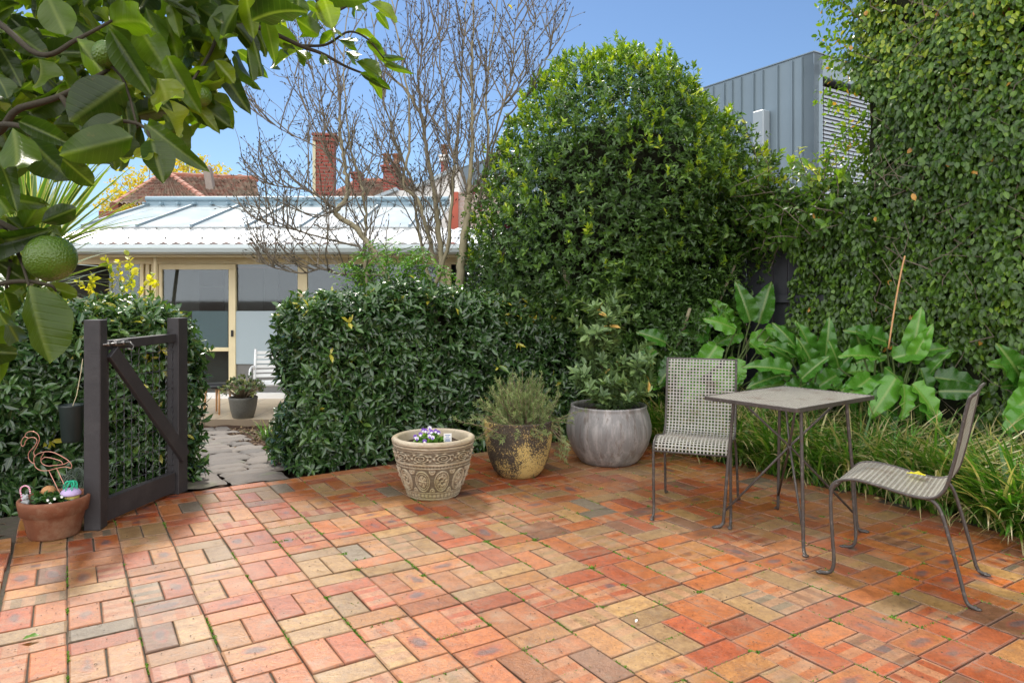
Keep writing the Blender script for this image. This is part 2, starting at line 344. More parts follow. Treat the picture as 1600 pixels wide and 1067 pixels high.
def paver_mat():
    m = NT('clay_pavers'); at = m.attr('brick'); bu = m.attr('buv'); rn = m.attr('brnd')
    s3 = m.n('SeparateXYZ', {0: bu.outputs['Vector']}); r3 = m.n('SeparateXYZ', {0: rn.outputs['Vector']})
    base = at.outputs['Color']
    off = m.n('VectorMath', {0: bu.outputs['Vector'], 1: rn.outputs['Vector']}, operation='ADD').outputs[0]
    # kiln flash: dark heart with a ragged rim, only on some bricks
    wob = m.noise(9, 5, .6); r = m.n('VectorMath', {0: bu.outputs['Vector']}, operation='LENGTH').outputs['Value']
    rr = m.math('ADD', r, m.math('MULTIPLY_ADD', wob, 1.6, -.8))
    heart = m.ramp(rr, (.10, 1), (.30, .75), (.50, 0)); has = m.ramp(r3.outputs[0], (.66, 0), (.70, 1))
    c = m.mix(m.math('MULTIPLY', m.math('MULTIPLY', heart, has), .85), base, (.13, .085, .095))
    ring = m.ramp(rr, (.26, 0), (.46, .8), (.62, 0))
    c = m.mix(m.math('MULTIPLY', m.math('MULTIPLY', ring, has), .5), c, (.42, .07, .045))
    # streaks across some bricks
    q = m.math('FRACT', m.math('MULTIPLY_ADD', s3.outputs[0], 1.3, m.math('MULTIPLY', r3.outputs[1], 7)))
    st = m.math('MULTIPLY', m.ramp(q, (.42, 0), (.48, 1)), m.ramp(r3.outputs[1], (.72, 0), (.76, .7)))
    c = m.mix(st, c, (.47, .24, .12))
    c = m.mix(m.ramp(m.noise(22, 8, .75), (.38, 0), (.64, .95)), c, m.mix(1, c, (.56, .48, .44), 'MULTIPLY'))
    c = m.mix(m.ramp(m.noise(75, 6, .8), (.50, 0), (.60, .55)), c, m.mix(1, c, (.55, .5, .5), 'MULTIPLY'))
    c = m.mix(m.ramp(m.noise(.8, 4, .6), (.42, 0), (.62, .5)), c, m.mix(1, c, (.66, .62, .6), 'MULTIPLY'))
    c = m.mix(m.ramp(m.noise(5.5, 8, .72), (.54, 0), (.70, .45)), c, (.40, .30, .20))              # dusty lime bloom
    c = m.mix(m.ramp(m.noise(1.1, 3, .5), (.46, 0), (.64, .22)), c, (.40, .30, .21))
    c = m.mix(m.ramp(m.noise(3.0, 8, .75), (.56, 0), (.70, .55)), c, (.14, .11, .085))              # grime
    vo = m.n('TexVoronoi', {'Scale': 48, 'Vector': m.obj()}); c = m.mix(m.ramp(vo.outputs['Distance'], (.09, .8), (.15, 0)), c, (.07, .05, .04))
    ed = m.math('MAXIMUM', m.math('ABSOLUTE', s3.outputs[0]), m.math('ABSOLUTE', s3.outputs[1]))
    c = m.mix(m.ramp(m.math('ADD', ed, m.math('MULTIPLY_ADD', m.noise(50, 4), .16, -.08)), (.94, 0), (1.0, .4)), c, (.16, .11, .08))
    m.P(Base_Color=c, Roughness=m.math('ADD', m.math('MULTIPLY_ADD', m.noise(12, 5), .35, .20), m.ramp(ed, (.93, 0), (.96, .45))), Specular_IOR_Level=.55)
    m.bump(m.math('ADD', m.noise(90, 6, .75), m.math('MULTIPLY', m.noise(18, 4), .8)), .55, .004)
    return m.m
M['paver'] = paver_mat()
def stone_mat():
    m = NT('bluestone'); at = m.attr('leaf'); sx = m.n('SeparateXYZ', {0: at.outputs['Vector']})
    c = m.ramp(sx.outputs[0], (0, (.075, .062, .052)), (.5, (.115, .093, .076)), (1, (.16, .13, .105)))
    c = m.mix(m.ramp(m.noise(6, 8, .7), (.45, 0), (.7, .7)), c, (.10, .09, .08)); c = m.mix(m.ramp(m.noise(3, 5), (.6, 0), (.75, .5)), c, (.15, .17, .06))
    m.P(Base_Color=c, Roughness=.7); m.bump(m.noise(20, 8, .7), .8, .012); return m.m
M['bluestone'] = stone_mat()
def floor_tiles():
    m = NT('beige_terrace_tiles'); b = m.n('TexBrick', {'Vector': m.obj(), 'Color1': (.62, .50, .34), 'Color2': (.56, .45, .31), 'Mortar': (.22, .17, .12), 'Scale': 1, 'Mortar Size': .006, 'Brick Width': .45, 'Row Height': .45}, offset=0)
    m.P(Base_Color=m.mix(m.math('MULTIPLY', m.noise(4, 5), .4), b.outputs[0], (.45, .34, .22)), Roughness=.35); return m.m
M['tile_floor'] = floor_tiles()
def glass(name, tint=(.75, .8, .8), refl=.12):
    m = NT(name); t = m.n('BsdfTransparent', {'Color': tint}); g = m.n('BsdfGlossy', {'Color': (.9, .95, 1), 'Roughness': .03})
    lw = m.n('LayerWeight', {'Blend': .25}); f = m.math('MULTIPLY_ADD', lw.outputs['Fresnel'], .7, refl)
    ms = m.n('MixShader', {0: f, 1: t.outputs[0], 2: g.outputs[0]}); m.t.links.new(ms.outputs[0], m.o.inputs['Surface']); return m.m
M['glass'] = glass('window_glass', refl=.045)
M['roof_glass'] = simple('roof_glazing', (.50, .55, .56), .2, .1, .6, .02, metal=.15)
def carved_mat():
    m = NT('weathered_carved_concrete'); at = m.attr('leaf'); sx = m.n('SeparateXYZ', {0: at.outputs['Vector']})
    c = m.mix(m.noise(10, 6), (.35, .28, .19), (.50, .43, .32))
    c = m.mix(m.ramp(m.noise(3.2, 4), (.42, 0), (.62, .6)), c, (.34, .26, .13))
    c = m.mix(m.ramp(m.noise(2.1, 5), (.55, 0), (.68, .5)), c, (.27, .25, .08))
    c = m.mix(m.ramp(sx.outputs[0], (.0, .8), (.5, 0)), c, (.09, .065, .04))          # dark painted into the carving's grooves to raise relief contrast
    c = m.mix(m.ramp(m.noise(45, 6, .7), (.55, 0), (.7, .5)), c, (.14, .12, .08))
    m.P(Base_Color=c, Roughness=.85); m.bump(m.noise(70, 6, .7), .5, .004); return m.m
M['carved'] = carved_mat()
def lichen_mat():
    m = NT('lichen_crusted_glaze'); z = m.n('SeparateXYZ', {0: m.obj()})
    sp = m.math('ADD', m.noise(95, 7, .75), m.math('MULTIPLY_ADD', m.noise(3.6, 4), 1.1, -.62))
    vq = m.n('TexVoronoi', {'Scale': 55, 'Vector': m.obj()}, feature='DISTANCE_TO_EDGE'); sp = m.math('ADD', sp, m.math('MULTIPLY', m.ramp(vq.outputs['Distance'], (.0, 0), (.12, .12)), 1))
    k = m.ramp(sp, (.52, 0), (.57, 1)); c = m.mix(m.noise(60, 4), (.55, .36, .08), (.58, .46, .20))
    vo = m.n('TexVoronoi', {'Scale': 40, 'Vector': m.obj()}); k2 = m.ramp(vo.outputs['Distance'], (.30, 1), (.38, 0))
    c = m.mix(k, m.mix(m.noise(20, 4), (.035, .028, .02), (.075, .055, .04)), c)
    c = m.mix(m.math('MULTIPLY', m.ramp(m.noise(85, 5, .7), (.60, 0), (.66, 1)), .6), c, (.42, .38, .30))
    m.P(Base_Color=c, Roughness=.75); m.bump(m.math('ADD', m.math('MULTIPLY', k, .6), m.noise(50, 5)), .6, .006); return m.m
M['lichen'] = lichen_mat()
def glaze_mat():
    m = NT('grey_crackle_glaze'); mp = m.n('Mapping', {'Vector': m.obj()}); mp.inputs['Scale'].default_value = (14, 14, 1.6)
    c = m.mix(m.noise(4, 6), (.17, .162, .16), (.27, .258, .25)); c = m.mix(m.ramp(m.noise(1, 6, .7, mp.outputs[0]), (.46, 0), (.62, .7)), c, (.44, .41, .39))
    c = m.mix(m.ramp(m.noise(1.7, 6, .7, mp.outputs[0]), (.52, 0), (.62, .6)), c, (.13, .09, .065)); c = m.mix(m.ramp(m.noise(3.5, 7, .7), (.58, 0), (.72, .5)), c, (.48, .46, .44))
    m.P(Base_Color=c, Roughness=m.math('MULTIPLY_ADD', m.noise(9, 5), .3, .25)); m.bump(m.noise(26, 6), .25, .004); return m.m
M['glaze'] = glaze_mat()
def patina():
    m = NT('grey_brown_painted_steel'); c = m.mix(m.noise(30, 5), (.045, .038, .034), (.095, .082, .072))
    c = m.mix(m.ramp(m.noise(60, 6, .7), (.56, 0), (.66, .6)), c, (.22, .20, .18)); c = m.mix(m.ramp(m.noise(17, 4), (.6, 0), (.72, .6)), c, (.11, .05, .025))
    m.P(Base_Color=c, Roughness=.48, Metallic=.2); m.bump(m.noise(80, 4), .3, .002); return m.m
M['patina'] = patina()
def patina_light():
    m = NT('weathered_steel_sheet'); c = m.mix(m.noise(40, 5), (.23, .22, .195), (.42, .40, .35))
    c = m.mix(m.ramp(m.noise(9, 5), (.55, 0), (.7, .6)), c, (.17, .12, .085)); m.P(Base_Color=c, Roughness=.45, Metallic=.2); m.bump(m.noise(90, 4), .3, .002); return m.m
M['sheet'] = patina_light()
def lemon_skin():
    m = NT('green_lemon_skin'); c = m.mix(m.noise(5, 3), (.04, .095, .008), (.10, .165, .012)); m.P(Base_Color=c, Roughness=.35, Subsurface_Weight=.05)
    vo = m.n('TexVoronoi', {'Scale': 300, 'Vector': m.obj()}); m.bump(m.math('ADD', vo.outputs['Distance'], m.math('MULTIPLY', m.noise(30, 4), .8)), .5, .0022); return m.m
M['lemon_skin'] = lemon_skin()
# ================================================================== GROUND
def gz(X, Y):
    """soil height: level round the patio, falling to the terrace"""
    v = -X * ST + Y * CT
    return -0.33 * np.clip((v - 5.3) / 3.8, 0, 1)
a = np.concatenate([[-900, -200, -60, -20], np.arange(-9, 9.01, .07), [20, 60, 200, 900]])
b = np.concatenate([[-300, -40, -8, -2], np.arange(0, 13.01, .08), [20, 50, 200, 1500]])
X, Y = np.meshgrid(a, b, indexing='ij'); pts = np.stack([X.ravel(), Y.ravel(), np.zeros(X.size)], 1)
uu = pts[:, 0] * CT + pts[:, 1] * ST; vv = -pts[:, 0] * ST + pts[:, 1] * CT
amp = np.where((abs(pts[:, 0]) < 9) & (pts[:, 1] > 0) & (pts[:, 1] < 13), 1, 0)
pts[:, 2] = gz(pts[:, 0], pts[:, 1]) - .045 + amp * .018 * snoise(pts, 9, 3) + amp * .01 * snoise(pts, 30, 4)
pts[:, 2] -= np.where((uu > -.3) & (uu < 4.4) & (vv < 5.2), .05, 0)
n2 = len(b); i, j = np.meshgrid(np.arange(len(a) - 1), np.arange(n2 - 1), indexing='ij'); i = i.ravel(); j = j.ravel()
me = np_mesh('ground', pts, [np.stack([i * n2 + j, (i + 1) * n2 + j, (i + 1) * n2 + j + 1, i * n2 + j + 1], 1)])
props(link('garden_soil', me, M['mulch'], smooth=True), kind='structure')
# joint bed under the pavers
mb = MB(); q = [W(-.36, -1.4), W(4.45, -1.4), W(4.45, 5.12), W(-.36, 5.12)]
mb.prism([(x, y, -.09) for x, y in q], None, (0, 0, .0825)); 
joint = simple('sandy_joints', (.085, .068, .05), .95, .5, 30, .8, dirt=(.05, .075, .02), dirt_amt=.6)
props(mb.build('joint_bed', joint), kind='structure')

# ---- clay pavers: half-offset basket weave, every brick its own bevelled block in one sheet
MOD = .235; U0 = -.229; V0 = 2.627
def pavers(name, bricks):
    """bricks: (u, v, lu, lv, z, rot) centres and sizes"""
    n = len(bricks); B = np.array(bricks); bev = .0025
    cols = np.array([(.58, .175, .042), (.51, .115, .032), (.57, .25, .07), (.53, .31, .115), (.45, .275, .12), (.24, .19, .125), (.30, .135, .07), (.59, .21, .06)])
    ci = RNG.choice(len(cols), n, p=[.27, .21, .17, .11, .09, .03, .05, .07]); col = cols[ci] * (.76 + RNG.normal(0, .09, (n, 1)))
    V = []; BU = []
    tv = [(-1, -1, -1, 0), (1, -1, -1, 0), (1, 1, -1, 0), (-1, 1, -1, 0), (-1, -1, 0, 0), (1, -1, 0, 0), (1, 1, 0, 0), (-1, 1, 0, 0), (-1, -1, 1, 1), (1, -1, 1, 1), (1, 1, 1, 1), (-1, 1, 1, 1)]
    # chipped, uneven arrises
    tilt = RNG.normal(0, .006, (n, 2)); ro = B[:, 5] + RNG.normal(0, .006, n)
    for (a_, b_, lev, top) in tv:
        x = a_ * (B[:, 2] / 2 - (bev if top else 0)) + RNG.normal(0, .0009, n); y = b_ * (B[:, 3] / 2 - (bev if top else 0)) + RNG.normal(0, .0009, n)
        z = B[:, 4] + (-.05 if lev < 0 else (-bev if lev == 0 else 0)) + (x * tilt[:, 0] + y * tilt[:, 1])
        xr = x * np.cos(ro) - y * np.sin(ro) + B[:, 0]; yr = x * np.sin(ro) + y * np.cos(ro) + B[:, 1]
        V.append(np.stack([xr * CT - yr * ST, xr * ST + yr * CT, z], 1))
        long_u = B[:, 2] > B[:, 3]
        BU.append(np.stack([np.where(long_u, a_, b_), np.where(long_u, b_, a_), np.zeros(n)], 1) * np.array([1, 1, 0]))
    m = len(tv); V = np.stack(V, 1).reshape(-1, 3); BU = np.stack(BU, 1).reshape(-1, 3)
    tf = np.array([(0, 1, 5, 4), (1, 2, 6, 5), (2, 3, 7, 6), (3, 0, 4, 7), (4, 5, 9, 8), (5, 6, 10, 9), (6, 7, 11, 10), (7, 4, 8, 11), (8, 9, 10, 11)])
    f = (tf[None] + (np.arange(n) * m)[:, None, None]).reshape(-1, 4)
    R = RNG.random((n, 3)); R[(ci >= 3) & (ci <= 5), 0] *= .5
    me = np_mesh(name, V, [f], {'buv': BU, 'brnd': np.repeat(R, m, 0), 'brick': np.repeat(col, m, 0)})
    return props(link(name, me, M['paver']), kind='structure')
bl = []; mossj = []
for c_ in range(0, 20):
    u = U0 + c_ * MOD; ph = 0 if c_ % 2 == 0 else .5
    drift = .012 * math.sin(c_ * 1.7)
    for r_ in range(-30, 30):
        v1 = V0 + (r_ * 2 - ph) * MOD + drift                      # top edge of a lengthwise pair
        g = .0052
        cells = [(u + .25 * MOD, v1 - .5 * MOD, MOD / 2 - g, MOD - g), (u + .75 * MOD, v1 - .5 * MOD, MOD / 2 - g, MOD - g),
                 (u + .5 * MOD, v1 - 1.25 * MOD, MOD - g, MOD / 2 - g), (u + .5 * MOD, v1 - 1.75 * MOD, MOD - g, MOD / 2 - g)]
        for (cu, cv, lu, lv) in cells:
            if cv - lv / 2 > 5.08 or cv < -1.2 or cu > 4.40: continue
            if cv + lv / 2 > 5.14: lv2 = 5.14 - (cv - lv / 2); cv = cv - lv / 2 + lv2 / 2; lv = lv2
            bl.append((cu + random.gauss(0, .0012), cv + random.gauss(0, .0012), lu, lv, random.gauss(0, .0014), 0))
pavers('patio_paving', bl)
# raised brick edging along the left side, and a header course closing the back
eb = []
v = -1.0
while v < 4.55:
    if abs(v - 3.8) > -1: eb.append((U0 - .065 + random.gauss(0, .004), v + .115, .105, .222, .022 + random.gauss(0, .004), random.gauss(0, .015)))
    v += .232
ed_ = pavers('brick_edging', eb)

# ---- bluestone pitcher path falling to the terrace
Vs = []; Fs = []; At = []; nb = 0
def stone(u0, u1, v0, v1):
    global nb
    k = 9; j_ = lambda: random.gauss(0, .016)
    c4 = [(u0 + j_(), v0 + j_()), (u1 + j_(), v0 + j_()), (u1 + j_(), v1 + j_()), (u0 + j_(), v1 + j_())]
    rnd = random.random(); dz = random.gauss(0, .004)
    base = len(Vs)
    for i in range(k + 1):
        for j in range(k + 1):
            s_, t = i / k, j / k
            e = min(s_, 1 - s_, t, 1 - t)
            uu = (c4[0][0] * (1 - s_) + c4[1][0] * s_) * (1 - t) + (c4[3][0] * (1 - s_) + c4[2][0] * s_) * t
            vv = (c4[0][1] * (1 - s_) + c4[1][1] * s_) * (1 - t) + (c4[3][1] * (1 - s_) + c4[2][1] * s_) * t
            x, y = W(uu, vv)
            x += .008 * math.sin(31 * y + 7 * uu) * (e < .2); y += .008 * math.sin(37 * x + 5 * vv) * (e < .2)
            z = float(gz(np.array(x), np.array(y))) + .012 + dz + .003 * math.sin(17 * x + 23 * y) + random.gauss(0, .0015) - (.014 if e == 0 else 0)
            Vs.append((x, y, z)); At.append((rnd, 0, 0))
    for i in range(k):
        for j in range(k): Fs.append((base + i * (k + 1) + j, base + (i + 1) * (k + 1) + j, base + (i + 1) * (k + 1) + j + 1, base + i * (k + 1) + j + 1))
v = 5.13; r_ = 0
while v < 9.4:
    dv = random.uniform(.19, .30); u = .60 + random.uniform(-.04, .04)
    ue = 1.40 + .06 * max(0, v - 5.1) + random.uniform(-.1, .1)
    while u < ue:
        du = random.uniform(.26, .44)
        if u + du > ue + .15: du = max(.15, ue - u)
        stone(u + .004, u + du - .004, v + .004 + random.gauss(0, .01), v + dv - .009 + random.gauss(0, .01)); u += du
    v += dv; r_ += 1
me = np_mesh('garden_path', np.array(Vs), [np.array(Fs)], {'leaf': np.array(At)})
props(link('garden_path', me, M['bluestone'], smooth=True), kind='structure')

# ---- tiled terrace by the house
mb = MB(); mb.box((-3.0, 10.4, -.36), (8.5, 2.4, .12)); props(mb.build('terrace', M['tile_floor'], origin=(-3, 9.2, -.36)), kind='structure')

# ================================================================== HOUSE with glazed lean-to roof
house = empty('veranda_house', (-3, 11.2, -.3), 'low cream framed house with sliding glass doors under a white corrugated and glazed roof', 'house')
O = Vector((-3, 11.2, -.3))
def HB(name, mb, mat, parent=house, smooth=False):
    mb.v = [tuple(Vector(p) - O) for p in mb.v]; return mb.build(name, mat, parent, smooth)
YF = 11.2
def hx(x, Y=YF): return (x - 800) * Y / F
def hz(y, Y=YF): return H - (y - Y0) * Y / F
def rect(mb, x0, x1, y0, y1, Y=YF, d=.06): mb.box(((hx(x0, Y) + hx(x1, Y)) / 2, Y + d / 2, (hz(y0, Y) + hz(y1, Y)) / 2), (hx(x1, Y) - hx(x0, Y), d, hz(y0, Y) - hz(y1, Y)), bev=.006); return mb
m1 = MB()
m1.box((-3.0, 12.9, .75), (8.6, .08, 2.2)); m1.box((-7.3, 12.0, .75), (.1, 1.7, 2.2)); m1.box((1.3, 12.0, .75), (.1, 1.7, 2.2))
HB('inner_wall', m1, M['grey_wall'])
m1 = MB().box((-3.0, 12.1, -.285), (8.5, 1.6, .03)); HB('floor', m1, M['tile_floor'])
m1 = MB().box((-3.0, 12.1, 1.87), (8.5, 1.5, .03)); HB('ceiling', m1, M['grey_wall'])
m1 = MB(); rect(m1, 60, 775, 399, 413, d=.10); rect(m1, 60, 775, 393, 396, Y=YF - .05, d=.03); HB('lintel', m1, M['cream'])
for (a_, b_) in ((218, 224), (227, 233), (236, 247), (465, 480), (690, 705)):
    m1 = MB(); rect(m1, a_, b_, 413, 623, d=.09 if a_ != 236 else .12); HB('post', m1, M['cream'])
m1 = MB(); m1.tube([P(60, 396, 10.85), P(775, 396, 10.85)], .028, 10)
for x in (243, 480): m1.tube([P(x, 396, 10.85), P(x, 414, 10.85), P(x, 620, 11.1)] if x == 243 else [P(x, 396, 10.85), P(x, 412, 11.0)], .028, 8)
HB('downpipe', m1, M['cream'], smooth=True)
m1 = MB(); rect(m1, 170, 218, 413, 623, Y=YF + .05, d=.02); w1 = HB('window', m1, M['glass'])
# sliding screen door
dr = MB(); rect(dr, 248, 368, 413, 421, Y=YF - .03); rect(dr, 357, 368, 421, 618, Y=YF - .035, d=.07); rect(dr, 248, 253, 421, 618, Y=YF - .03); rect(dr, 253, 357, 543, 549, Y=YF - .03); rect(dr, 248, 357, 614, 623, Y=YF - .03)
door = HB('sliding_door', dr, M['white'] if False else M['cream'])
g = MB(); rect(g, 253, 357, 421, 614, Y=YF + .005, d=.008); g.build('pane', M['glass'], door); g_ = door.children[0]
for q in g_.data.vertices: q.co = q.co - O
hd = MB(); rect(hd, 360.5, 364, 516, 526, Y=YF - .06, d=.02); hdo = hd.build('handle', M['black'], door)
for q in hdo.data.vertices: q.co = q.co - O
m1 = MB(); rect(m1, 368, 465, 413, 618, Y=YF + .02, d=.01); HB('window', m1, M['glass'])
m1 = MB(); rect(m1, 480, 690, 413, 618, Y=YF + .02, d=.01); HB('window', m1, M['glass'])
for a_, b_, c_, d_ in ((368, 433, 569, -.02), (300, 356, 545, .04), (480, 690, 569, -.02)): m1 = MB(); rect(m1, a_, b_, 486, c_, Y=YF + d_, d=.015); HB('frosted_panel', m1, M['frost'])
m1 = MB(); rect(m1, 300, 720, 614, 626, Y=YF - .09, d=.08); HB('sill', m1, M['white'])
m1 = MB(); rect(m1, 368, 465, 569, 614, Y=YF + .0, d=.015); HB('lower_panel', m1, M['grey_wall'])
for a_, b_, c_ in ((433, 463, 419), (311, 350, 424), (360, 372, 424)): m1 = MB(); rect(m1, a_, b_, c_, 489, Y=12.83, d=.03); HB('inner_opening', m1, M['dark_room'])
for xx in (372, 411, 433): m1 = MB(); rect(m1, xx, xx + 1.6, 421, 486, Y=12.80, d=.02); HB('inner_frame', m1, M['sofa'])
m1 = MB(); rect(m1, 311, 350, 447, 449, Y=12.80, d=.02); HB('inner_frame', m1, M['sofa'])
# white corrugated sheet: eave band
def corrugated(x0, x1, p0, p1, pitch=.19, amp=.03, ny=4):
    n = int((x1 - x0) / pitch * 10); V = []; 
    for i in range(n + 1):
        x = x0 + (x1 - x0) * i / n
        for j in range(ny + 1):
            t = j / ny; V.append((x, p0[0] + (p1[0] - p0[0]) * t, p0[1] + (p1[1] - p0[1]) * t + amp * .5 * math.sin(2 * math.pi * x / pitch)))
    mb = MB(); mb.add(V, [(i * (ny + 1) + j, (i + 1) * (ny + 1) + j, (i + 1) * (ny + 1) + j + 1, i * (ny + 1) + j + 1) for i in range(n) for j in range(ny)]); return mb
XL, XR = -7.3, -.15
roof = HB('roof', corrugated(XL, XR, (10.60, 2.12), (11.9, 2.47)), M['roof_white'], smooth=True)
def RC(name, mb, mat, smooth=False): return HB(name, mb, mat, roof, smooth)
m1 = MB(); e0, e1 = (11.84, 2.49), (14.0, 3.13)
xs = np.arange(XL + .05, XR - .9, .92)
m1.prism([(XL, e0[0], e0[1]), (XR - 1.1, e0[0], e0[1]), (XR - 1.1, e1[0], e1[1]), (XL, e1[0], e1[1])], None, (0, 0, .012)); RC('roof_glazing', m1, M['roof_glass'])
for x in xs: RC('glazing_bar', MB().bar((x, e0[0] - .03, e0[1] + .02), (x, e1[0], e1[1] + .035), .035, .05), M['zinc'])
m1 = MB(); m1.box(((XL + XR - 1.1) / 2, 14.03, 3.2), (XR - 1.1 - XL, .10, .14)); m1.tube([(XL, 13.98, 3.27), (XR - 1.1, 13.98, 3.27)], .05, 10)
for x in np.arange(XL, XR - 1.2, .33): m1.box((x, 13.93, 3.17), (.05, .14, .05), bev=.01)
RC('ridge_flashing', m1, M['flash'])
m1 = MB()
for x in np.arange(XL + .2, XR, .57): RC('roof_screw', MB().ball((x, 11.75, 2.46), .018, 6, 4), M['sofa']); RC('roof_screw', MB().ball((x, 10.9, 2.225), .018, 6, 4), M['sofa'])
m1 = MB(); pr = [(10.60, 2.10), (10.50, 2.09), (10.47, 2.04), (10.49, 1.98), (10.56, 1.95), (10.66, 1.96)]
m1.prism([(XL, a_, b_) for a_, b_ in pr], None, (XR - XL + .1, 0, 0)); RC('gutter', m1, M['gutter'])
RC('eave_closure', MB().box(((XL + XR) / 2, 10.64, 2.05), (XR - XL, .02, .13)), M['roof_white']); RC('apron_flashing', MB().box(((XL + XR) / 2 - .5, 11.88, 2.44), (XR - XL - 1.0, .03, .10)), M['roof_white'])
RC('fascia', MB().box(((XL + XR) / 2, 10.70, 2.0), (XR - XL, .03, .16)), M['cream'])

# sofa inside the door, with cushions
sofa = empty('sofa', (-5.0, 11.95, -.27), 'grey upholstered sofa seen through the sliding door glass', 'sofa')
mb = MB(); mb.box((0, -.30, .42), (1.5, .16, .62), bev=.05); mb.build('backrest', M['sofa'], sofa)
mb = MB(); mb.box((0, .05, .22), (1.5, .6, .36), bev=.05); mb.build('seat', M['sofa'], sofa)
for x in (-.7, .7):
    for y in (-.3, .3): MB().tube([(x, y, .13), (x, y, 0)], .02, 8).build('foot', M['black'], sofa)
def cushion(x, y, z, s, rot, mat, label, col):
    mb = MB(); n = 10; V = []
    for side in (1, -1):
        for i in range(n + 1):
            for j in range(n + 1):
                a_, b_ = i / n * 2 - 1, j / n * 2 - 1; t = max(0, (1 - a_ ** 4)) ** .5 * max(0, (1 - b_ ** 4)) ** .5
                V.append((a_ * s / 2 * (1 - .06 * b_ * b_), side * t * .07, b_ * s / 2 * (1 - .06 * a_ * a_)))
    N_ = (n + 1) ** 2; Fc = []
    for k in (0, 1):
        for i in range(n):
            for j in range(n): q = [k * N_ + i * (n + 1) + j, k * N_ + (i + 1) * (n + 1) + j, k * N_ + (i + 1) * (n + 1) + j + 1, k * N_ + i * (n + 1) + j + 1]; Fc.append(q if k else q[::-1])
    R = Matrix.Rotation(rot, 3, 'Y'); mb.add([R @ Vector(p) for p in V], Fc)
    o = mb.build('cushion', mat, None, True); o.location = (x, y, z); return props(o, label, 'cushion')
cushion(-4.97, 11.72, .63, .40, .7, M['navy'], 'dark blue cushion standing on its corner on the grey sofa', 0)
cushion(-4.78, 11.66, .50, .36, .35, M['sage'], 'pale sage cushion in the middle of the grey sofa', 0)
cushion(-4.56, 11.60, .47, .36, -.3, M['sage'], 'pale sage cushion at the right end of the grey sofa', 0)

# ================================================================== NEIGHBOURING ROOFS, CHIMNEYS, BUILDINGS
def tile_plane(p00, p10, p11, p01, nx, nr):
    """roof slope from eave (p00-p10) to top (p01-p11) with nr stepped courses and nx rolls"""
    p00, p10, p11, p01 = map(Vector, (p00, p10, p11, p01)); nn = (p10 - p00).cross(p01 - p00).normalized()
    if nn.z < 0: nn = -nn
    V = []; A = []; Fc = []; k = 8; cols = nx * k
    for r in range(nr):
        for h in (0, 1):
            for i in range(cols + 1):
                s_ = i / cols; t = (r + h * 1.06) / nr
                t = min(t, 1)
                p = (p00 * (1 - s_) + p10 * s_) * (1 - t) + (p01 * (1 - s_) + p11 * s_) * t
                p = p + nn * (.055 * (1 - h) + .045 * abs(math.sin(math.pi * i / k)))
                V.append(p); A.append((random.Random(r * 991 + i // k).random(), 0, 0))
        b_ = r * 2 * (cols + 1)
        for i in range(cols): Fc.append((b_ + i, b_ + i + 1, b_ + cols + 1 + i + 1, b_ + cols + 1 + i))
        if r:
            q = b_ - (cols + 1)
            for i in range(cols): Fc.append((q + i, q + i + 1, b_ + i + 1, b_ + i))
    return np.array([tuple(p) for p in V]), [np.array(Fc)], np.array(A)
def ridge(mb, a, b, r=.11, step=.42):
    a = Vector(a); b = Vector(b); n = max(1, int((b - a).length / step))
    for i in range(n):
        p = a.lerp(b, i / n); q = a.lerp(b, (i + 1.08) / n); mb.tube([p, q], [r * 1.08, r * .92], 10)
Yh = 19.0
th_ = empty('tiled_house', P(290, 318, Yh + 1) * 1.0, 'old house with red tiled hip roof behind the lean-to, left of the tall chimney', 'house'); OH = Vector(th_.location)
def sub(V): return V - np.array(OH)
fr = [P(178, 322, Yh), P(332, 322, Yh), P(262, 271, Yh + 3), P(258, 271, Yh + 3)]
pr = [(tile_plane(fr[0], fr[1], fr[2], fr[3], 22, 12))]
pr2 = tile_plane(P(300, 322, Yh + 1.2), P(409, 322, Yh + 1.2), P(400, 282, Yh + 3.6), P(262, 276, Yh + 3.2), 18, 9)
V, Fc, A = merge(pr); link('front_hip', np_mesh('front_hip', sub(V), Fc, {'leaf': A}), M['roof_tile'], th_, True)
V, Fc, A = pr2; rf = link('roof', np_mesh('roof', sub(V), Fc, {'leaf': A}), M['roof_tile'], th_, True)
mb = MB(); ridge(mb, fr[0], fr[3]); ridge(mb, fr[1], fr[2]); ridge(mb, P(262, 274, Yh + 3.2), P(400, 280, Yh + 3.6), .10)
for x in (298, 313, 352, 375): mb.ball(P(x, 279, Yh + 3.6), .14, 10, 6)
mb.tube([P(398, 283, Yh + 3.6), P(400, 278, Yh + 3.6), P(402, 276, Yh + 3.6)], [.12, .1, .05], 8)
mb.v = [tuple(Vector(p) - OH) for p in mb.v]; mb.build('ridge_tiles', M['roof_tile'] if False else simple('ridge_terracotta', (.28, .10, .06), .8, .3, 6, .3, dirt=(.3, .25, .2)), rf)
mb = MB(); a_ = P(292, 330, Yh + 1.4); mb.box((0, 1.9, -2.0), (5.2, 3.4, 3.6)); mb.build('wall', M['red_brick'], th_)
# leaning grey flue slab on that roof
mb = MB(); mb.bar(P(330, 300, Yh + 2.4), P(324, 262, Yh + 2.6), .22, .22, up=(0, 1, 0), bev=.02); o = mb.build('flue', simple('grey_flue', (.24, .2, .17), .9), rf)
for q in o.data.vertices: q.co = q.co - OH

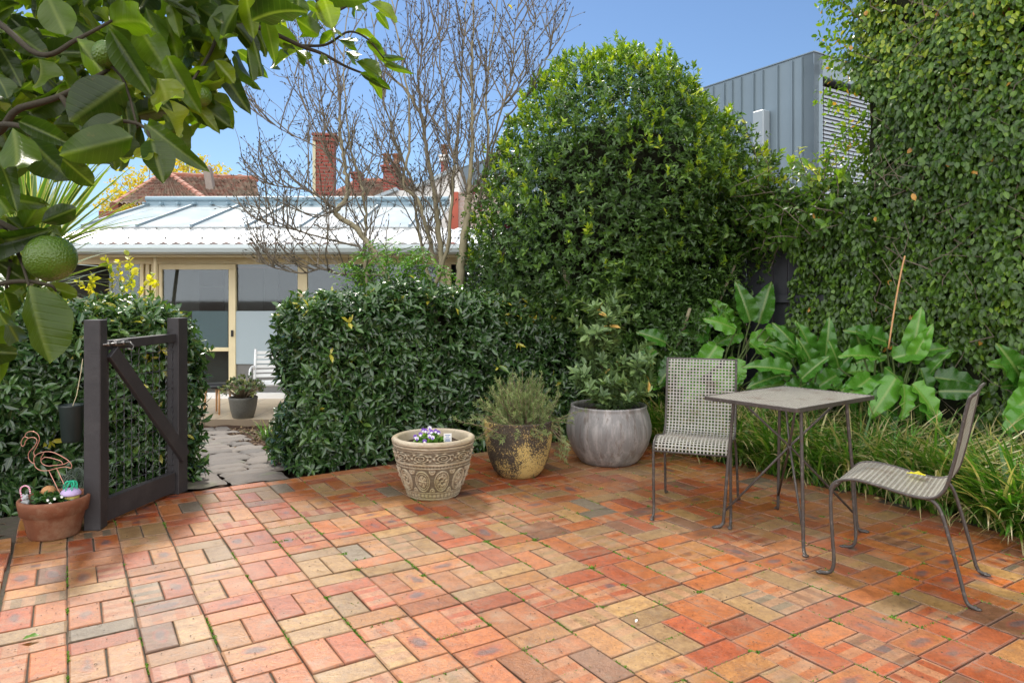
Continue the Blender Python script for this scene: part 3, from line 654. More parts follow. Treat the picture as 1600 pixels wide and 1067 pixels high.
def chimney(x0, x1, y0, y1, Y, depth, label, side=None, cap=True, rz=.0, pots=0):
    p = P((x0 + x1) / 2, y1, Y); wd = (x1 - x0) * Y / F; hh = (y1 - y0) * Y / F
    e = empty('brick_chimney', p, label, 'chimney', rz=rz)
    mb = MB().box((0, 0, hh / 2 - 1), (wd, depth, hh + 2)); sh = mb.build('shaft', M['red_brick'], e)
    if side:
        mb = MB().box((-wd / 2 - .035, 0, hh / 2 - 1), (.07, depth + .04, hh + 2.01)); mb.build('sunlit_side', simple('sunlit_chimney_side', (.55, .50, .33), .9), e)  # pale slab paints the sunlight on the left face
    if cap:
        mb = MB(); mb.box((0, 0, hh - .12), (wd + .10, depth + .1, .10), bev=.01); mb.box((0, 0, hh - .01), (wd + .16, depth + .16, .07), bev=.01); mb.build('cap', M['red_brick'] if cap == 1 else M['render_white'], e)
    for k in range(pots):
        mb = MB().lathe([(.11, 0), (.12, .05), (.09, .08), (.10, .34), (.13, .36), (.13, .40), (.07, .40), (.07, .1)], 14, ((k - (pots - 1) / 2) * .3, 0, hh)); mb.build('chimney_pot', M['terracotta'], e, True)
    return e
chimney(496, 523, 214, 330, 17.0, .5, 'tall red brick chimney with sunlit side painted pale rising behind the bare magnolia', side=True, rz=.12)
chimney(601, 622, 262, 300, 21, .5, 'short stout brick chimney above the small tiled roof', pots=2)
chimney(553, 563, 272, 300, 22, .4, 'thin brick chimney left of the stout one on the small tiled roof')
chimney(690, 699, 246, 300, 23, .5, 'farthest chimney with orange pot above the white gable', cap=2, pots=1)
Y2 = 20.0
t2 = empty('tiled_house', P(585, 320, Y2 + .5), 'small tiled gable roof behind the two bare magnolias, under the stout chimney', 'house'); OH = Vector(t2.location)
V, Fc, A = tile_plane(P(490, 322, Y2), P(650, 322, Y2), P(640, 285, Y2 + 3), P(560, 285, Y2 + 3), 22, 8); rf = link('roof', np_mesh('roof', sub(V), Fc, {'leaf': A}), M['roof_tile'], t2, True)
mb = MB(); ridge(mb, P(495, 321, Y2), P(560, 284, Y2 + 3)); ridge(mb, P(560, 284, Y2 + 3), P(640, 284, Y2 + 3)); mb.v = [tuple(Vector(p) - OH) for p in mb.v]; mb.build('ridge_tiles', bpy.data.materials['ridge_terracotta'], rf)
mb = MB(); mb.box((0, 1.9, -1.9), (2.6, 2.6, 3.6)); mb.build('wall', M['pale_brick'], t2)
# white rendered building with skillion roof
Y3 = 17.5
wb = empty('white_building', P(660, 400, Y3), 'white rendered building with sloping parapet behind the multi-stemmed magnolia', 'house'); OH = Vector(wb.location)
mb = MB(); pl = [P(542, 420, Y3), P(542, 330, Y3), P(622, 298, Y3), P(640, 298, Y3), P(668, 288, Y3), P(718, 262, Y3), P(718, 420, Y3)]
mb.prism([p - OH for p in pl], None, (0, 3, 0)); mb.build('wall', M['render_white'], wb)
mb = MB(); 
for a_, b_ in ((pl[1], pl[2]), (pl[3], pl[4]), (pl[4], pl[5])): mb.bar(a_ - OH + Vector((0, 1.4, .02)), b_ - OH + Vector((0, 1.4, .02)), 3.2, .08, up=(0, 0, 1))
mb.build('parapet_cap', M['zinc_light'], wb)
mb = MB(); mb.prism([P(612, 360, 16.9) - OH, P(668, 360, 16.9) - OH, P(652, 338, 17.3) - OH, P(618, 310, 17.3) - OH], None, (0, .05, .02)); mb.build('roof', M['roof_glass'], wb)
pb = empty('brick_building', P(745, 400, 16), 'pale pinkish brick wall of a house between magnolia and camellia', 'house')
mb = MB().box((0, 1, .1), (1.1, 2, 2.7)); mb.build('wall', brick_wall_mat('pink_brickwork', (.62, .48, .42), (.55, .42, .36), (.6, .55, .5)), pb)
mb = MB().box((-.50, -.03, .1), (.16, .1, 2.7)); mb.build('corner_quoin', M['red_wall'], pb)
# zinc clad upper storey
zc = W(10.8, 7.35); e = empty('zinc_clad_building', (5.17, 12, 0), 'blue-grey standing seam metal clad upper storey with louvred window above the hedge', 'building', rz=TH); 
Zt = 5.50; dl = 14.0; dr_ = 6.0          # local x = row direction, local y = column direction
mb = MB(); mb.prism([(0, 0, 1.0), (0, dl, 1.0), (0, dl, Zt), (0, 0, Zt)], None, (.25, 0, 0)); mb.build('side_wall', M['zinc'], e)
for y in (.22, .41, .71, 1.03, 1.23, 1.52, 1.73, 1.92, 2.2, 2.6, 3.0, 3.9, 4.5, 5.2, 6.1, 7.0, 7.9, 9.0, 10.2, 11.5): MB().box((-.02, y, 3.22), (.045, .018, 4.5)).build('standing_seam', M['zinc'], e)
mb = MB(); mb.box((3.0, dl / 2, Zt + .012), (6.04, dl + .04, .02)); mb.build('roof', M['zinc'], e)
mb = MB(); mb.box((3.0, .12, Zt - .19), (6.0, .24, .38), bev=.01); mb.box((.07, .12, 3.2), (.14, .24, 4.2)); mb.build('window_surround', M['zinc'], e)
wn = MB().box((3.1, .40, 3.2), (5.9, .03, 4.0)).build('window', M['dark_room'], e)
mb = MB(); z = 1.2
while z < Zt - .52:
    mb.bar((.16, .10, z), (5.9, .10, z), .074, .006, up=(0, -1, .55)); z += .070
mb.build('louvre', M['slat'], wn)
mb = MB(); [mb.tube([(x, .05, 1.2), (x, .05, Zt - .4)], .006, 5) for x in (.35, 1.1, 1.9, 3.0)]; mb.build('cord', M['black'], wn)
MB().box((-.10, 1.0, 4.0), (.2, .24, 1.4), bev=.02).build('flue_box', M['zinc_light'], e)
# ================================================================== FENCE AND WALL on the right
FU = 5.55
fn = empty('timber_fence', (*W(FU, 7.6), 0), 'dark charcoal vertical board fence half hidden by climbing plants', 'fence', rz=TH + math.pi / 2)
# local x runs along +v
def fbox(mb, v0, v1, off, z0, z1, th): mb.box(((v0 + v1) / 2 - 7.6, off, (z0 + z1) / 2), (v1 - v0, th, z1 - z0), bev=.003)
mb = MB(); v = 3.42
while v < 12:
    wd = .148; fbox(mb, v, v + wd, random.gauss(0, .004), 0.02, 2.12 + random.gauss(0, .008), .018); v += wd + .006
mb.build('boards', M['dark_fence'], fn)
for v in (5.4, 7.5, 9.6, 11.7):
    mb = MB(); fbox(mb, v, v + .10, .07, -.1, 2.2, .10); mb.build('post', M['dark_fence'], fn)
for z in (.45, 1.25, 1.95):
    mb = MB(); fbox(mb, 3.42, 12, .035, z, z + .07, .04); mb.build('rail', M['dark_fence'], fn)
rw = empty('neighbour_house', (*W(5.75, 1.0), 0), 'tall red house wall almost covered by climbing fig at right', 'house', rz=TH + math.pi / 2)
mb = MB(); mb.box((-1.1, -1.5, 2.3), (6.8, 3.0, 4.6)); mb.build('wall', M['red_wall'], rw)
mb = MB(); mb.box((-1.1, -1.5, 4.66), (7.1, 3.3, .12), bev=.02); mb.build('roof', M['zinc'], rw)
wall_end_v = 3.3

# ================================================================== GATE
ga = empty('wooden_gate', (-2.30, 3.97, 0), 'charcoal painted timber gate with diagonal brace and wire mesh standing open beside the hedge', 'gate')
GO = Vector((-2.30, 3.97, 0)); gn = Vector((-2.335, 3.99, 0)); gf = Vector((-2.225, 4.66, 0)); gd = (gf - gn).normalized(); gs = Vector((gd.y, -gd.x, 0))
def GB(name, mb, mat, parent=ga, smooth=False):
    mb.v = [tuple(Vector(p) - GO) for p in mb.v]; return mb.build(name, mat, parent, smooth)
Z = lambda v, z: Vector((v.x, v.y, z))
GB('stile', MB().bar(Z(gf, 0.0), Z(gf, 1.16), .10, .085, up=gs, bev=.004), M['black_wood'])
GB('stile', MB().bar(Z(gn, 0.03), Z(gn, 1.05), .055, .05, up=gs, bev=.004), M['black_wood'])
GB('top_rail', MB().bar(Z(gn, 1.02) + gs * .004, Z(gf, 1.03) - gd * .05, .045, .055, bev=.003), M['black_wood'])
GB('bottom_rail', MB().bar(Z(gn, .085) + gs * .006, Z(gf, .085) - gd * .05, .045, .13, bev=.003), M['black_wood'])
GB('brace', MB().bar(Z(gn, .985) + gs * .048 + gd * .02, Z(gf, .24) + gs * .055, .03, .085, bev=.003), M['black_wood'])
mb = MB(); Lg = (gf - gn).length
def crimp(a, b, amp, n, ph, perp): return [a.lerp(b, i / n) + perp * (amp * math.sin(math.pi * i + ph)) + gs * (amp * math.cos(math.pi * i + ph)) for i in range(n + 1)]
for i in range(11):
    t = .05 + i * .064; mb.tube(crimp(Z(gn + gd * t, .14), Z(gn + gd * t, 1.0), .0035, 44, i, gd), .0022, 4, cap=False)
for k in range(7):
    z = .20 + k * .125; mb.tube(crimp(Z(gn + gd * .03, z), Z(gn + gd * (Lg - .05), z), .0035, 22, k, Vector((0, 0, 1))), .0022, 4, cap=False)
GB('wire_mesh', mb, M['wire'])
mb = MB(); a_ = Z(gn, 1.03) + gs * .04
mb.box(a_ + gd * .10, (.012, .12, .035), M=Matrix((gs, gd, Vector((0, 0, 1)))).transposed(), bev=.003); mb.tube([a_ - gd * .06 + gs * .014, a_ + gd * .16 + gs * .014], .006, 8)
mb.tube([a_ + gd * .15 + gs * .02, a_ + gd * .17 + gs * .03 - Vector((0, 0, .02)), a_ + gd * .16 + gs * .03 - Vector((0, 0, .045)), a_ + gd * .13 + gs * .02 - Vector((0, 0, .035))], .005, 6)
for k in (-.02, .04, .1): mb.tube([a_ + gd * k + gs * .004, a_ + gd * k + gs * .026], .011, 8)
GB('bolt_latch', mb, M['steel'], smooth=True)
pc = Vector((-2.335, 3.93, 0)); po = empty('gate_post', pc, 'thick charcoal square timber post at the near end of the gate', 'post', rz=.12)
mb = MB().box((0, 0, .585), (.088, .088, 1.17), bev=.004); mb.build('shaft', M['black_wood'], po)
for x in (-.02, 0, .02):
    for z in (.98, 1.0, 1.03): MB().ball((x - .01 + z * .01, -.0445, z), .0022, 6, 4, (1, .3, 1)).build('nail', M['dark_room'], po)
# hanging bucket behind the post
hb = empty('hanging_bucket', P(112, 690, 4.25), 'dark green plastic bucket hanging on a string behind the gate post', 'bucket')
mb = MB().lathe([(.001, 0), (.048, 0), (.054, .01), (.066, .20), (.070, .215), (.071, .225), (.066, .226), (.062, .20), (.045, .012), (.001, .01)], 20); mb.build('pail', simple('dark_plastic', (.022, .032, .030), .45), hb, True)
MB().tube([(.0, 0, .2), (.03, 0, .28), (.05, .01, .42), (.055, .02, .50)], .0022, 5).build('string', M['cream'], hb)

# ================================================================== POTS
def pot(name, loc, label, prof, mat, n=64, soil_r=.2, soil_z=.3, body='body', smooth=True, group=None):
    e = empty(name, loc, label, 'plant pot', group); mb = MB().lathe(prof, n); o = mb.build(body, mat, e, smooth)
    k = 28; mb = MB(); pts = [(0, 0, soil_z)] + [(soil_r * (r / 6) * math.cos(a_ * 2 * math.pi / k), soil_r * (r / 6) * math.sin(a_ * 2 * math.pi / k), soil_z + random.gauss(0, .004) + .006) for r in range(1, 7) for a_ in range(k)]
    f = [(0, 1 + a_, 1 + (a_ + 1) % k) for a_ in range(k)] + [(1 + (r - 1) * k + a_, 1 + r * k + a_, 1 + r * k + (a_ + 1) % k, 1 + (r - 1) * k + (a_ + 1) % k) for r in range(1, 6) for a_ in range(k)]
    mb.add(pts, f); mb.build('soil', M['soil'], e, True); return e
TP = Vector((-2.50, 3.83, .0))
pot('terracotta_pot', TP, 'weathered terracotta pot of garden ornaments on the bricks beside the gate post', [(.001, 0), (.115, 0), (.122, .008), (.148, .125), (.150, .128), (.162, .13), (.172, .19), (.172, .205), (.166, .21), (.157, .21), (.150, .19), (.145, .16), (.001, .15)], M['terracotta'], soil_r=.155, soil_z=.175)
CP = Vector((-.520, 4.63, 0))
# carved concrete pot: bands, scrolls and medallions raised on the wall
def carved_pot():
    e = empty('carved_pot', CP, 'round carved concrete pot with scroll and medallion bands holding small violas', 'plant pot')
    n, mz = 520, 230; Hh = .375; V = np.zeros((mz + 1, n, 3)); A = np.zeros((mz + 1, n, 3))
    th = np.linspace(0, 2 * np.pi, n, endpoint=False)[None, :]; z = np.linspace(0, 1, mz + 1)[:, None]
    base = np.interp(z[:, 0], [0, .03, .12, .35, .6, .8, .92, 1], [.160, .168, .178, .212, .240, .255, .262, .264])[:, None]
    h = np.zeros((mz + 1, n))
    def sm(x, e0, e1): t = np.clip((x - e0) / (e1 - e0), 0, 1); return t * t * (3 - 2 * t)
    band = lambda a_, b_: sm(z, a_ - .008, a_ + .004) * (1 - sm(z, b_ - .004, b_ + .008))
    h += band(.955, 1.0) * .008 + band(.905, .935) * .006 + band(.865, .885) * .003      # mouldings of the rim
    h += band(.63, .66) * .006 + band(.575, .595) * .005 + band(.13, .15) * .005 + band(0, .035) * .005
    h += band(.595, .63) * .0015 * np.sign(np.sin(70 * th))
    # upper frieze: running leaf scroll
    kf = 11; a_ = (th * kf / (2 * np.pi)) % 1 * 2 - 1; zz = (z - .76) / .10
    inn = (np.abs(zz) < 1.02); r = np.sqrt(a_ ** 2 + zz ** 2 * .9); ph = np.arctan2(zz, a_)
    sp = np.sin(9 * r * 2.2 - ph * 1 + 1.2) * np.exp(-((r - .45) / .42) ** 2); leafy = np.sin(7 * ph + 5 * r) * np.exp(-((r - .8) / .25) ** 2)
    h += np.where(inn, .0095 * np.clip(sp, -.3, 1) + .007 * np.clip(leafy, -.2, 1), 0) * sm(1 - np.abs(zz), 0, .15)
    # main band: ogee arches round rosettes alternate with palmettes
    km = 11; a_ = (th * km / (2 * np.pi)) % 1 * 2 - 1; cell = np.floor(th * km / (2 * np.pi)) + 0 * z
    zz = (z - .355) / .205; inn = np.abs(zz) < 1.02; r = np.sqrt((a_ * 1.12) ** 2 + zz ** 2 * .85); ph = np.arctan2(zz, a_)
    ring = np.exp(-((r - .80) / .055) ** 2) + .8 * np.exp(-((r - .62) / .04) ** 2)
    ros = np.where(r < .52, .9 * np.abs(np.cos(3 * ph + 2.5 * r)) ** .7 * (1 - sm(r, .40, .55)) * (.35 + r), 0) + .9 * np.exp(-(r / .13) ** 2)
    spir = np.clip(np.sin(14 * r - ph * 2), -.4, 1) * np.exp(-((r - .30) / .25) ** 2)
    ros = np.where(cell % 2 == 0, ros, spir * .55 + .7 * np.abs(np.cos(4 * ph)) ** .6 * np.exp(-((r - .42) / .16) ** 2) + .6 * np.exp(-(r / .12) ** 2))
    q = np.sqrt((1 - np.abs(a_)) ** 2 * 1.5 + (np.abs(zz) - .95) ** 2); fil = np.exp(-((q - .30) / .07) ** 2) + np.exp(-((q - .12) / .06) ** 2)
    h += np.where(inn, .012 * ring + .012 * ros + .010 * fil * (r > .85), 0) * sm(1.02 - np.abs(zz), 0, .1)
    # lower petals
    zz = (z - .085) / .045; h += np.where(np.abs(zz) < 1, .006 * np.abs(np.sin(22 * th)) ** .6 * np.sqrt(np.clip(1 - zz ** 2, 0, 1)), 0)
    hn = h + RNG.normal(0, .0004, h.shape); pts3 = np.stack([np.cos(th) + 0 * z, np.sin(th) + 0 * z, 3 * z + 0 * th], -1).reshape(-1, 3)
    hn += (snoise(pts3, 6, 5) * .0018 + snoise(pts3, 24, 6) * .0008).reshape(h.shape)
    hn += np.clip(snoise(pts3, 46, 9), -.4, 1).reshape(h.shape) * .0016; R = base + hn; V[..., 0] = R * np.cos(th); V[..., 1] = R * np.sin(th); V[..., 2] = z * Hh; A[..., 0] = np.clip(h / .012, 0, 1)
    V = V.reshape(-1, 3); A = A.reshape(-1, 3)
    i, j = np.meshgrid(np.arange(mz), np.arange(n), indexing='ij'); i = i.ravel(); j = j.ravel()
    f = np.stack([i * n + j, i * n + (j + 1) % n, (i + 1) * n + (j + 1) % n, (i + 1) * n + j], 1)
    # rim top and inside
    th = th[0]; ex = []; 
    for (rr, zz_) in ((.268, .380), (.255, .386), (.238, .384), (.229, .372), (.222, .30)): ex.append(np.stack([rr * np.cos(th), rr * np.sin(th), np.full(n, zz_)], 1))
    b0 = mz * n; V = np.concatenate([V] + ex); A = np.concatenate([A, np.full((5 * n, 3), .8)]); j = np.arange(n); fs = [f]
    for k in range(5):
        lo = b0 + k * n; fs.append(np.stack([lo + j, lo + (j + 1) % n, lo + n + (j + 1) % n, lo + n + j], 1))
    link('body', np_mesh('body', V, [np.concatenate(fs)], {'leaf': A}), M['carved'], e, True)
    mb = MB(); k = 30; pts = [(0, 0, .328)] + [(.226 * (r / 7) * math.cos(a_ * 2 * math.pi / k), .226 * (r / 7) * math.sin(a_ * 2 * math.pi / k), .325 + random.gauss(0, .004)) for r in range(1, 8) for a_ in range(k)]
    mb.add(pts, [(0, 1 + a_, 1 + (a_ + 1) % k) for a_ in range(k)] + [(1 + (r - 1) * k + a_, 1 + r * k + a_, 1 + r * k + (a_ + 1) % k, 1 + (r - 1) * k + (a_ + 1) % k) for r in range(1, 7) for a_ in range(k)])
    mb.build('soil', M['soil'], e, True); e.rotation_euler.z = -.35; return e
carved_pot()
LP = Vector((.048, 5.13, 0))
pot('lichen_pot', LP, 'rounded dark pot crusted with yellow lichen, second of the three large pots', [(.001, 0), (.135, 0), (.150, .008), (.185, .05), (.215, .12), (.236, .20), (.246, .28), (.252, .36), (.255, .395), (.258, .402), (.253, .408), (.240, .405), (.232, .38), (.225, .33)], M['lichen'], soil_r=.226, soil_z=.35)
GP = Vector((.765, 5.55, 0))
pot('glazed_pot', GP, 'big round bulging grey glazed pot with crackled finish holding a bay shrub', [(.001, 0), (.20, 0), (.225, .012), (.27, .07), (.312, .15), (.335, .235), (.334, .30), (.318, .37), (.302, .415), (.298, .432), (.302, .444), (.294, .452), (.279, .448), (.272, .43), (.285, .38)], M['glaze'], soil_r=.284, soil_z=.385)
JP = P(380, 657, 9.35); JP.z = -.3
pot('speckled_pot', JP, 'small grey speckled round pot holding a jade plant on the far terrace', [(.001, 0), (.12, 0), (.135, .01), (.165, .12), (.182, .24), (.187, .27), (.18, .28), (.168, .275), (.165, .25)], simple('speckled_grey_glaze', (.13, .125, .105), .5, .5, 60, .2), soil_r=.165, soil_z=.25, n=40)

# ================================================================== STEEL MESH CHAIRS AND TABLE
def lattice(rows, x0, x1, nx, bar=.30, th=.0022):
    """perforated sheet: rows of (y, z); square holes; thickness th"""
    rows = [Vector((0, a_, b_)) for a_, b_ in rows]; ny = len(rows) - 1; V = []; Fc = []
    def pt(s_, t):
        i = min(int(t), ny - 1); k = t - i; p = rows[i].lerp(rows[i + 1], k); return Vector((x0 + (x1 - x0) * s_ / nx, p.y, p.z))
    nrmls = []
    for i in range(ny + 1):
        tt = (rows[min(i + 1, ny)] - rows[max(i - 1, 0)]).normalized(); nrmls.append(Vector((1, 0, 0)).cross(tt))
    def add(q, t):
        i = min(int(t), ny - 1); nn = nrmls[i].lerp(nrmls[i + 1], t - i); V.append(q + nn * th / 2); V.append(q - nn * th / 2)
    h = bar / 2
    for j in range(ny):
        for i in range(nx):
            b_ = len(V)
            for (s_, t) in ((i, j), (i + 1, j), (i + 1, j + 1), (i, j + 1), (i + h, j + h), (i + 1 - h, j + h), (i + 1 - h, j + 1 - h), (i + h, j + 1 - h)): add(pt(s_, t), t)
            for k in range(4):
                o0, o1, n0, n1 = b_ + 2 * k, b_ + 2 * ((k + 1) % 4), b_ + 8 + 2 * k, b_ + 8 + 2 * ((k + 1) % 4)
                Fc += [(o0, o1, n1, n0), (o1 + 1, o0 + 1, n0 + 1, n1 + 1), (n0, n1, n1 + 1, n0 + 1)]
    mb = MB(); mb.add(V, Fc); return mb
prof = spline([(-.012, .395), (-.002, .425), (.03, .450), (.09, .462), (.17, .455), (.26, .438), (.33, .428), (.385, .430), (.425, .450), (.452, .495), (.472, .57), (.492, .66), (.510, .76), (.526, .84), (.536, .875), (.555, .895)], 6)
def resample(p, d):
    out = [p[0]]; acc = 0
    for a_, b_ in zip(p, p[1:]):
        L = (b_ - a_).length; t = d - acc
        while t <= L: out.append(a_.lerp(b_, t / L)); t += d
        acc = L - (t - d)
    return out
pr_ = resample([Vector((0, q[0], q[1])) for q in [(v[0], v[1]) for v in [(q.x, q.y) for q in [Vector((a_[0], a_[1], 0)) for a_ in prof]]]], .0205)
def make_chair():
    e = empty('garden_chair', (0, 0, 0), '', '')
    seat_rows = [(q.y, q.z) for q in pr_]; k = next(i for i, q in enumerate(pr_) if q.y > .425)
    lattice(seat_rows[:k + 1], -.212, .212, 21, bar=.36).build('seat', M['sheet'], e)
    lattice(seat_rows[k:], -.212, .212, 21, bar=.36).build('backrest', M['sheet'], e)
    for s_ in (-1, 1): MB().tube([Vector((s_ * .216, q[0], q[1])) for q in prof], .0075, 8).build('side_rail', M['patina'], e, True)
    for y, z in ((-.012, .395), (.555, .895)): MB().tube([(-.216, y, z), (.216, y, z)], .0055, 8).build('cross_bar', M['patina'], e, True)
    for s_ in (-1, 1):
        mb = MB().tube(spline([(s_ * .216, .02, .438), (s_ * .217, -.004, .41), (s_ * .217, -.010, .33), (s_ * .217, -.002, .18), (s_ * .217, .004, .07), (s_ * .217, -.008, .022), (s_ * .217, -.035, .009), (s_ * .217, -.060, .009)], 5), .0082, 8)
        mb.ball((s_ * .217, -.060, .006), .014, 10, 6, (1, 1.2, .45)); mb.build('front_leg', M['patina'], e, True)
        mb = MB().tube(spline([(s_ * .205, .37, .425), (s_ * .212, .402, .418), (s_ * .217, .43, .38), (s_ * .222, .46, .28), (s_ * .226, .50, .12), (s_ * .228, .522, .03), (s_ * .229, .542, .010), (s_ * .229, .562, .009)], 5), .0082, 8)
        mb.ball((s_ * .229, .562, .006), .014, 10, 6, (1, 1.2, .45)); mb.build('rear_leg', M['patina'], e, True)
    return e
ch1 = make_chair(); ch1.location = (1.037, 4.05, 0); ch1.rotation_euler.z = math.radians(-21)
props(ch1, 'perforated grey steel garden chair behind the table, facing the camera', 'chair', 'pair of perforated steel chairs')
def copy_tree(o, parent=None):
    c = o.copy(); C.objects.link(c); c.parent = parent
    for q in list(o.children): copy_tree(q, c)
    return c
ch2 = copy_tree(ch1); ch2.location = (1.625, 3.425, 0); ch2.rotation_euler.z = math.radians(-128.3)
ch2['label'] = 'perforated grey steel chair seen from the side, with a yellow leaf on its seat'
# table
TC = Vector((1.545, 3.90, 0)); tb = empty('garden_table', TC, 'rectangular perforated steel table on splayed legs crossed by rod braces', 'table', rz=math.radians(36.7))
hs = .383; hw = .278
lattice([(-hw + i * 2 * hw / 25, .745) for i in range(26)], -hs, hs, 34, bar=.34).build('table_top', M['sheet'], tb)
mb = MB()
for a_, b_ in (((-hs, -hw), (hs, -hw)), ((hs, -hw), (hs, hw)), ((hs, hw), (-hs, hw)), ((-hs, hw), (-hs, -hw))): mb.bar((*a_, .737), (*b_, .737), .008, .022, bev=.002)
mb.build('rim', M['patina'], tb)
for sx, sy in ((-1, -1), (1, -1), (1, 1), (-1, 1)):
    mb = MB(); o_ = [(.255, .728), (.262, .60), (.285, .30), (.300, .06), (.308, .02), (.325, .008), (.342, .007)]
    mb.tube([(sx * q.x * .885, sy * q.x * .80, q.y) for q in spline([(a_, b_, 0) for a_, b_ in o_], 4)], .0095, 8)
    mb.ball((sx * .342 * .885, sy * .342 * .80, .006), .017, 10, 6, (1, 1, .4)); mb.build('leg', M['patina'], tb, True)
    MB().tube([(sx * .292 * .885, sy * .292 * .80, .10), (sx * .004, sy * .004, .462), (-sx * .22, -sy * .17, .728)], .0065, 7).build('brace', M['patina'], tb, True)
MB().ball((0, 0, .462), .016, 10, 8).build('centre_boss', M['patina'], tb, True)

# stool and white chair on the terrace
st = empty('stool', (-4.08, 9.72, -.3), 'low round stool with black seat and oak legs on the terrace', 'stool')
MB().lathe([(.001, .35), (.17, .35), (.19, .36), (.195, .385), (.185, .405), (.001, .41)], 28).build('seat', M['black'], st, True)
for k in range(4):
    a_ = k * math.pi / 2 + .5; MB().tube([(.15 * math.cos(a_), .15 * math.sin(a_), .35), (.175 * math.cos(a_), .175 * math.sin(a_), 0)], [.017, .012], 8).build('leg', M['pale_wood'], st, True)
wc = empty('white_armchair', (-3.36, 9.85, -.3), 'white tubular garden armchair on the terrace behind the hedge end', 'chair', rz=.25)
wm = M['white']
for s_ in (-1, 1):
    MB().tube(spline([(s_ * .28, -.28, 0), (s_ * .28, -.27, .35), (s_ * .28, -.24, .56), (s_ * .28, -.15, .62), (s_ * .28, .2, .62), (s_ * .27, .26, .58)], 5), .017, 8).build('armrest', wm, wc, True)
    MB().tube([(s_ * .27, .28, 0), (s_ * .27, .26, .5), (s_ * .26, .30, .86)], .017, 8).build('rear_leg', wm, wc, True)
mb = MB(); mb.box((0, 0, .40), (.52, .52, .03), bev=.01); mb.build('seat', wm, wc)
mb = MB()
for k in range(6): mb.box((0, .27 + k * .008, .48 + k * .065), (.52, .012, .045), bev=.003)
mb.build('backrest', wm, wc)

# fallen yellow leaf on the chair seat, and others on the bricks
def fallen(loc, L, rz, label, mat=None, tilt=.2):
    out = leaf_grid(6, 4, lambda t: math.sin(math.pi * min(1, t * 1.02 + .02)) ** .7 * .9, .12, .1, .05, 2); e = np.array([[0, 0, 0.]])
    d = np.array([[math.cos(rz), math.sin(rz), tilt]]); o = leaves_obj('fallen_leaf', place_leaves(e, d, np.array([[.1, 0, 1.]]), L, L * .6, out, np.array([.6])), mat or M['yellow_leaf'], None, True)
    o.location = loc; return props(o, label, 'leaf')
q = ch2.matrix_basis @ Vector((-.10, .33, .455)); fallen(q, .085, 2.2, 'yellow-green fallen leaf lying on the seat of the right-hand chair', None, .05)
fallen(Vector((*P(36, 1003, 2.63).xy, .012)), .055, .4, 'pale green fallen leaf on the bricks at the bottom left', M['bright'])
fallen(Vector((*P(993, 974, 2.78).xy, .006)), .018, 1, 'tiny curled white leaf lying on a brick joint', M['render_white'], .5)

# ================================================================== ORNAMENTS in the terracotta pot
def wire_pts(pts, oy=0):
    s_ = 3.85 / F / 5.333; return [((x - 430) * s_, oy, (700 - y) * s_) for x, y in pts]
fl = empty('flamingo_ornament', TP + Vector((.0, -.02, .19)), 'pink copper wire flamingo outline standing in the terracotta pot', 'ornament')
cu = lambda pts, n=5: [tuple(q) for q in spline(wire_pts(pts), n)]
MB().tube(cu([(202, 238), (190, 252), (175, 238), (178, 205), (200, 175), (235, 182)]), .0022, 6).tube(cu([(202, 175), (220, 140), (265, 128), (310, 150), (325, 195), (300, 260), (278, 300), (290, 345)]), .0022, 6).tube(cu([(204, 240), (210, 210), (240, 182), (285, 180), (305, 205), (285, 250), (240, 300), (235, 350), (262, 385), (280, 388)]), .0022, 6).build('neck', M['copper'], fl, True)
MB().tube(cu([(280, 385), (282, 340), (320, 310), (380, 296), (440, 302), (520, 340), (580, 385), (588, 430), (540, 420), (470, 432), (400, 450), (340, 450), (295, 425), (280, 385)]), .0022, 6).tube(cu([(360, 308), (338, 350), (345, 390), (390, 412), (450, 408), (520, 400), (565, 380)]), .0022, 6).tube(cu([(340, 365), (370, 342), (430, 350), (500, 372), (518, 398)]), .0022, 6).build('body', M['copper'], fl, True)
for a_, b_ in (((402, 450), (495, 640)), ((468, 434), (545, 600))): MB().tube(wire_pts([a_, b_, (b_[0] - 5, b_[1] + 80)]), .0022, 6).build('leg', M['copper'], fl, True)
cc = empty('candy_cane', TP + Vector((-.125, -.06, .17)), 'pink and white striped candy cane stuck in the terracotta pot', 'ornament')
mb = MB(); cn = spline([(0, 0, 0), (-.012, 0, .05), (-.02, 0, .085), (-.012, 0, .105), (.01, 0, .112), (.028, 0, .10), (.034, 0, .07)], 6)
mb.tube(cn, .004, 8).build('cane', M['render_white'], cc, True)
mb = MB()
for i in range(0, len(cn) - 1, 2): mb.tube([cn[i], cn[i].lerp(cn[i + 1], .9)], .0046, 8)
mb.build('stripe', M['pink_petal'], cc, True)
go = empty('stone_gnome', TP + Vector((-.10, -.085, .178)), 'little mottled grey stone creature figure at the front of the terracotta pot', 'ornament')
mb = MB().ball((0, 0, .020), .022, 14, 10, (.9, .8, 1.1)).ball((.002, -.004, .048), .015, 12, 8).ball((-.009, -.004, .062), .006, 8, 6).ball((.011, -.004, .062), .006, 8, 6).ball((.0, -.017, .045), .006, 8, 6).ball((-.016, -.01, .02), .008, 8, 6).ball((.016, -.01, .02), .008, 8, 6)
mb.build('figure', simple('mottled_stone', (.42, .42, .42), .8, .6, 90, .4), go, True)
mu = empty('toadstool_ornament', TP + Vector((-.045, .02, .18)), 'tan speckled domed toadstool ornament in the terracotta pot', 'ornament')
MB().lathe([(.001, 0), (.012, 0), (.010, .04)], 12).build('stem', M['render_white'], mu, True)
MB().lathe([(.011, .035), (.036, .033), (.040, .04), (.037, .058), (.026, .073), (.012, .080), (.001, .082)], 24).build('cap', simple('speckled_orange', (.50, .25, .10), .7, .3, 120, .5), mu, True)
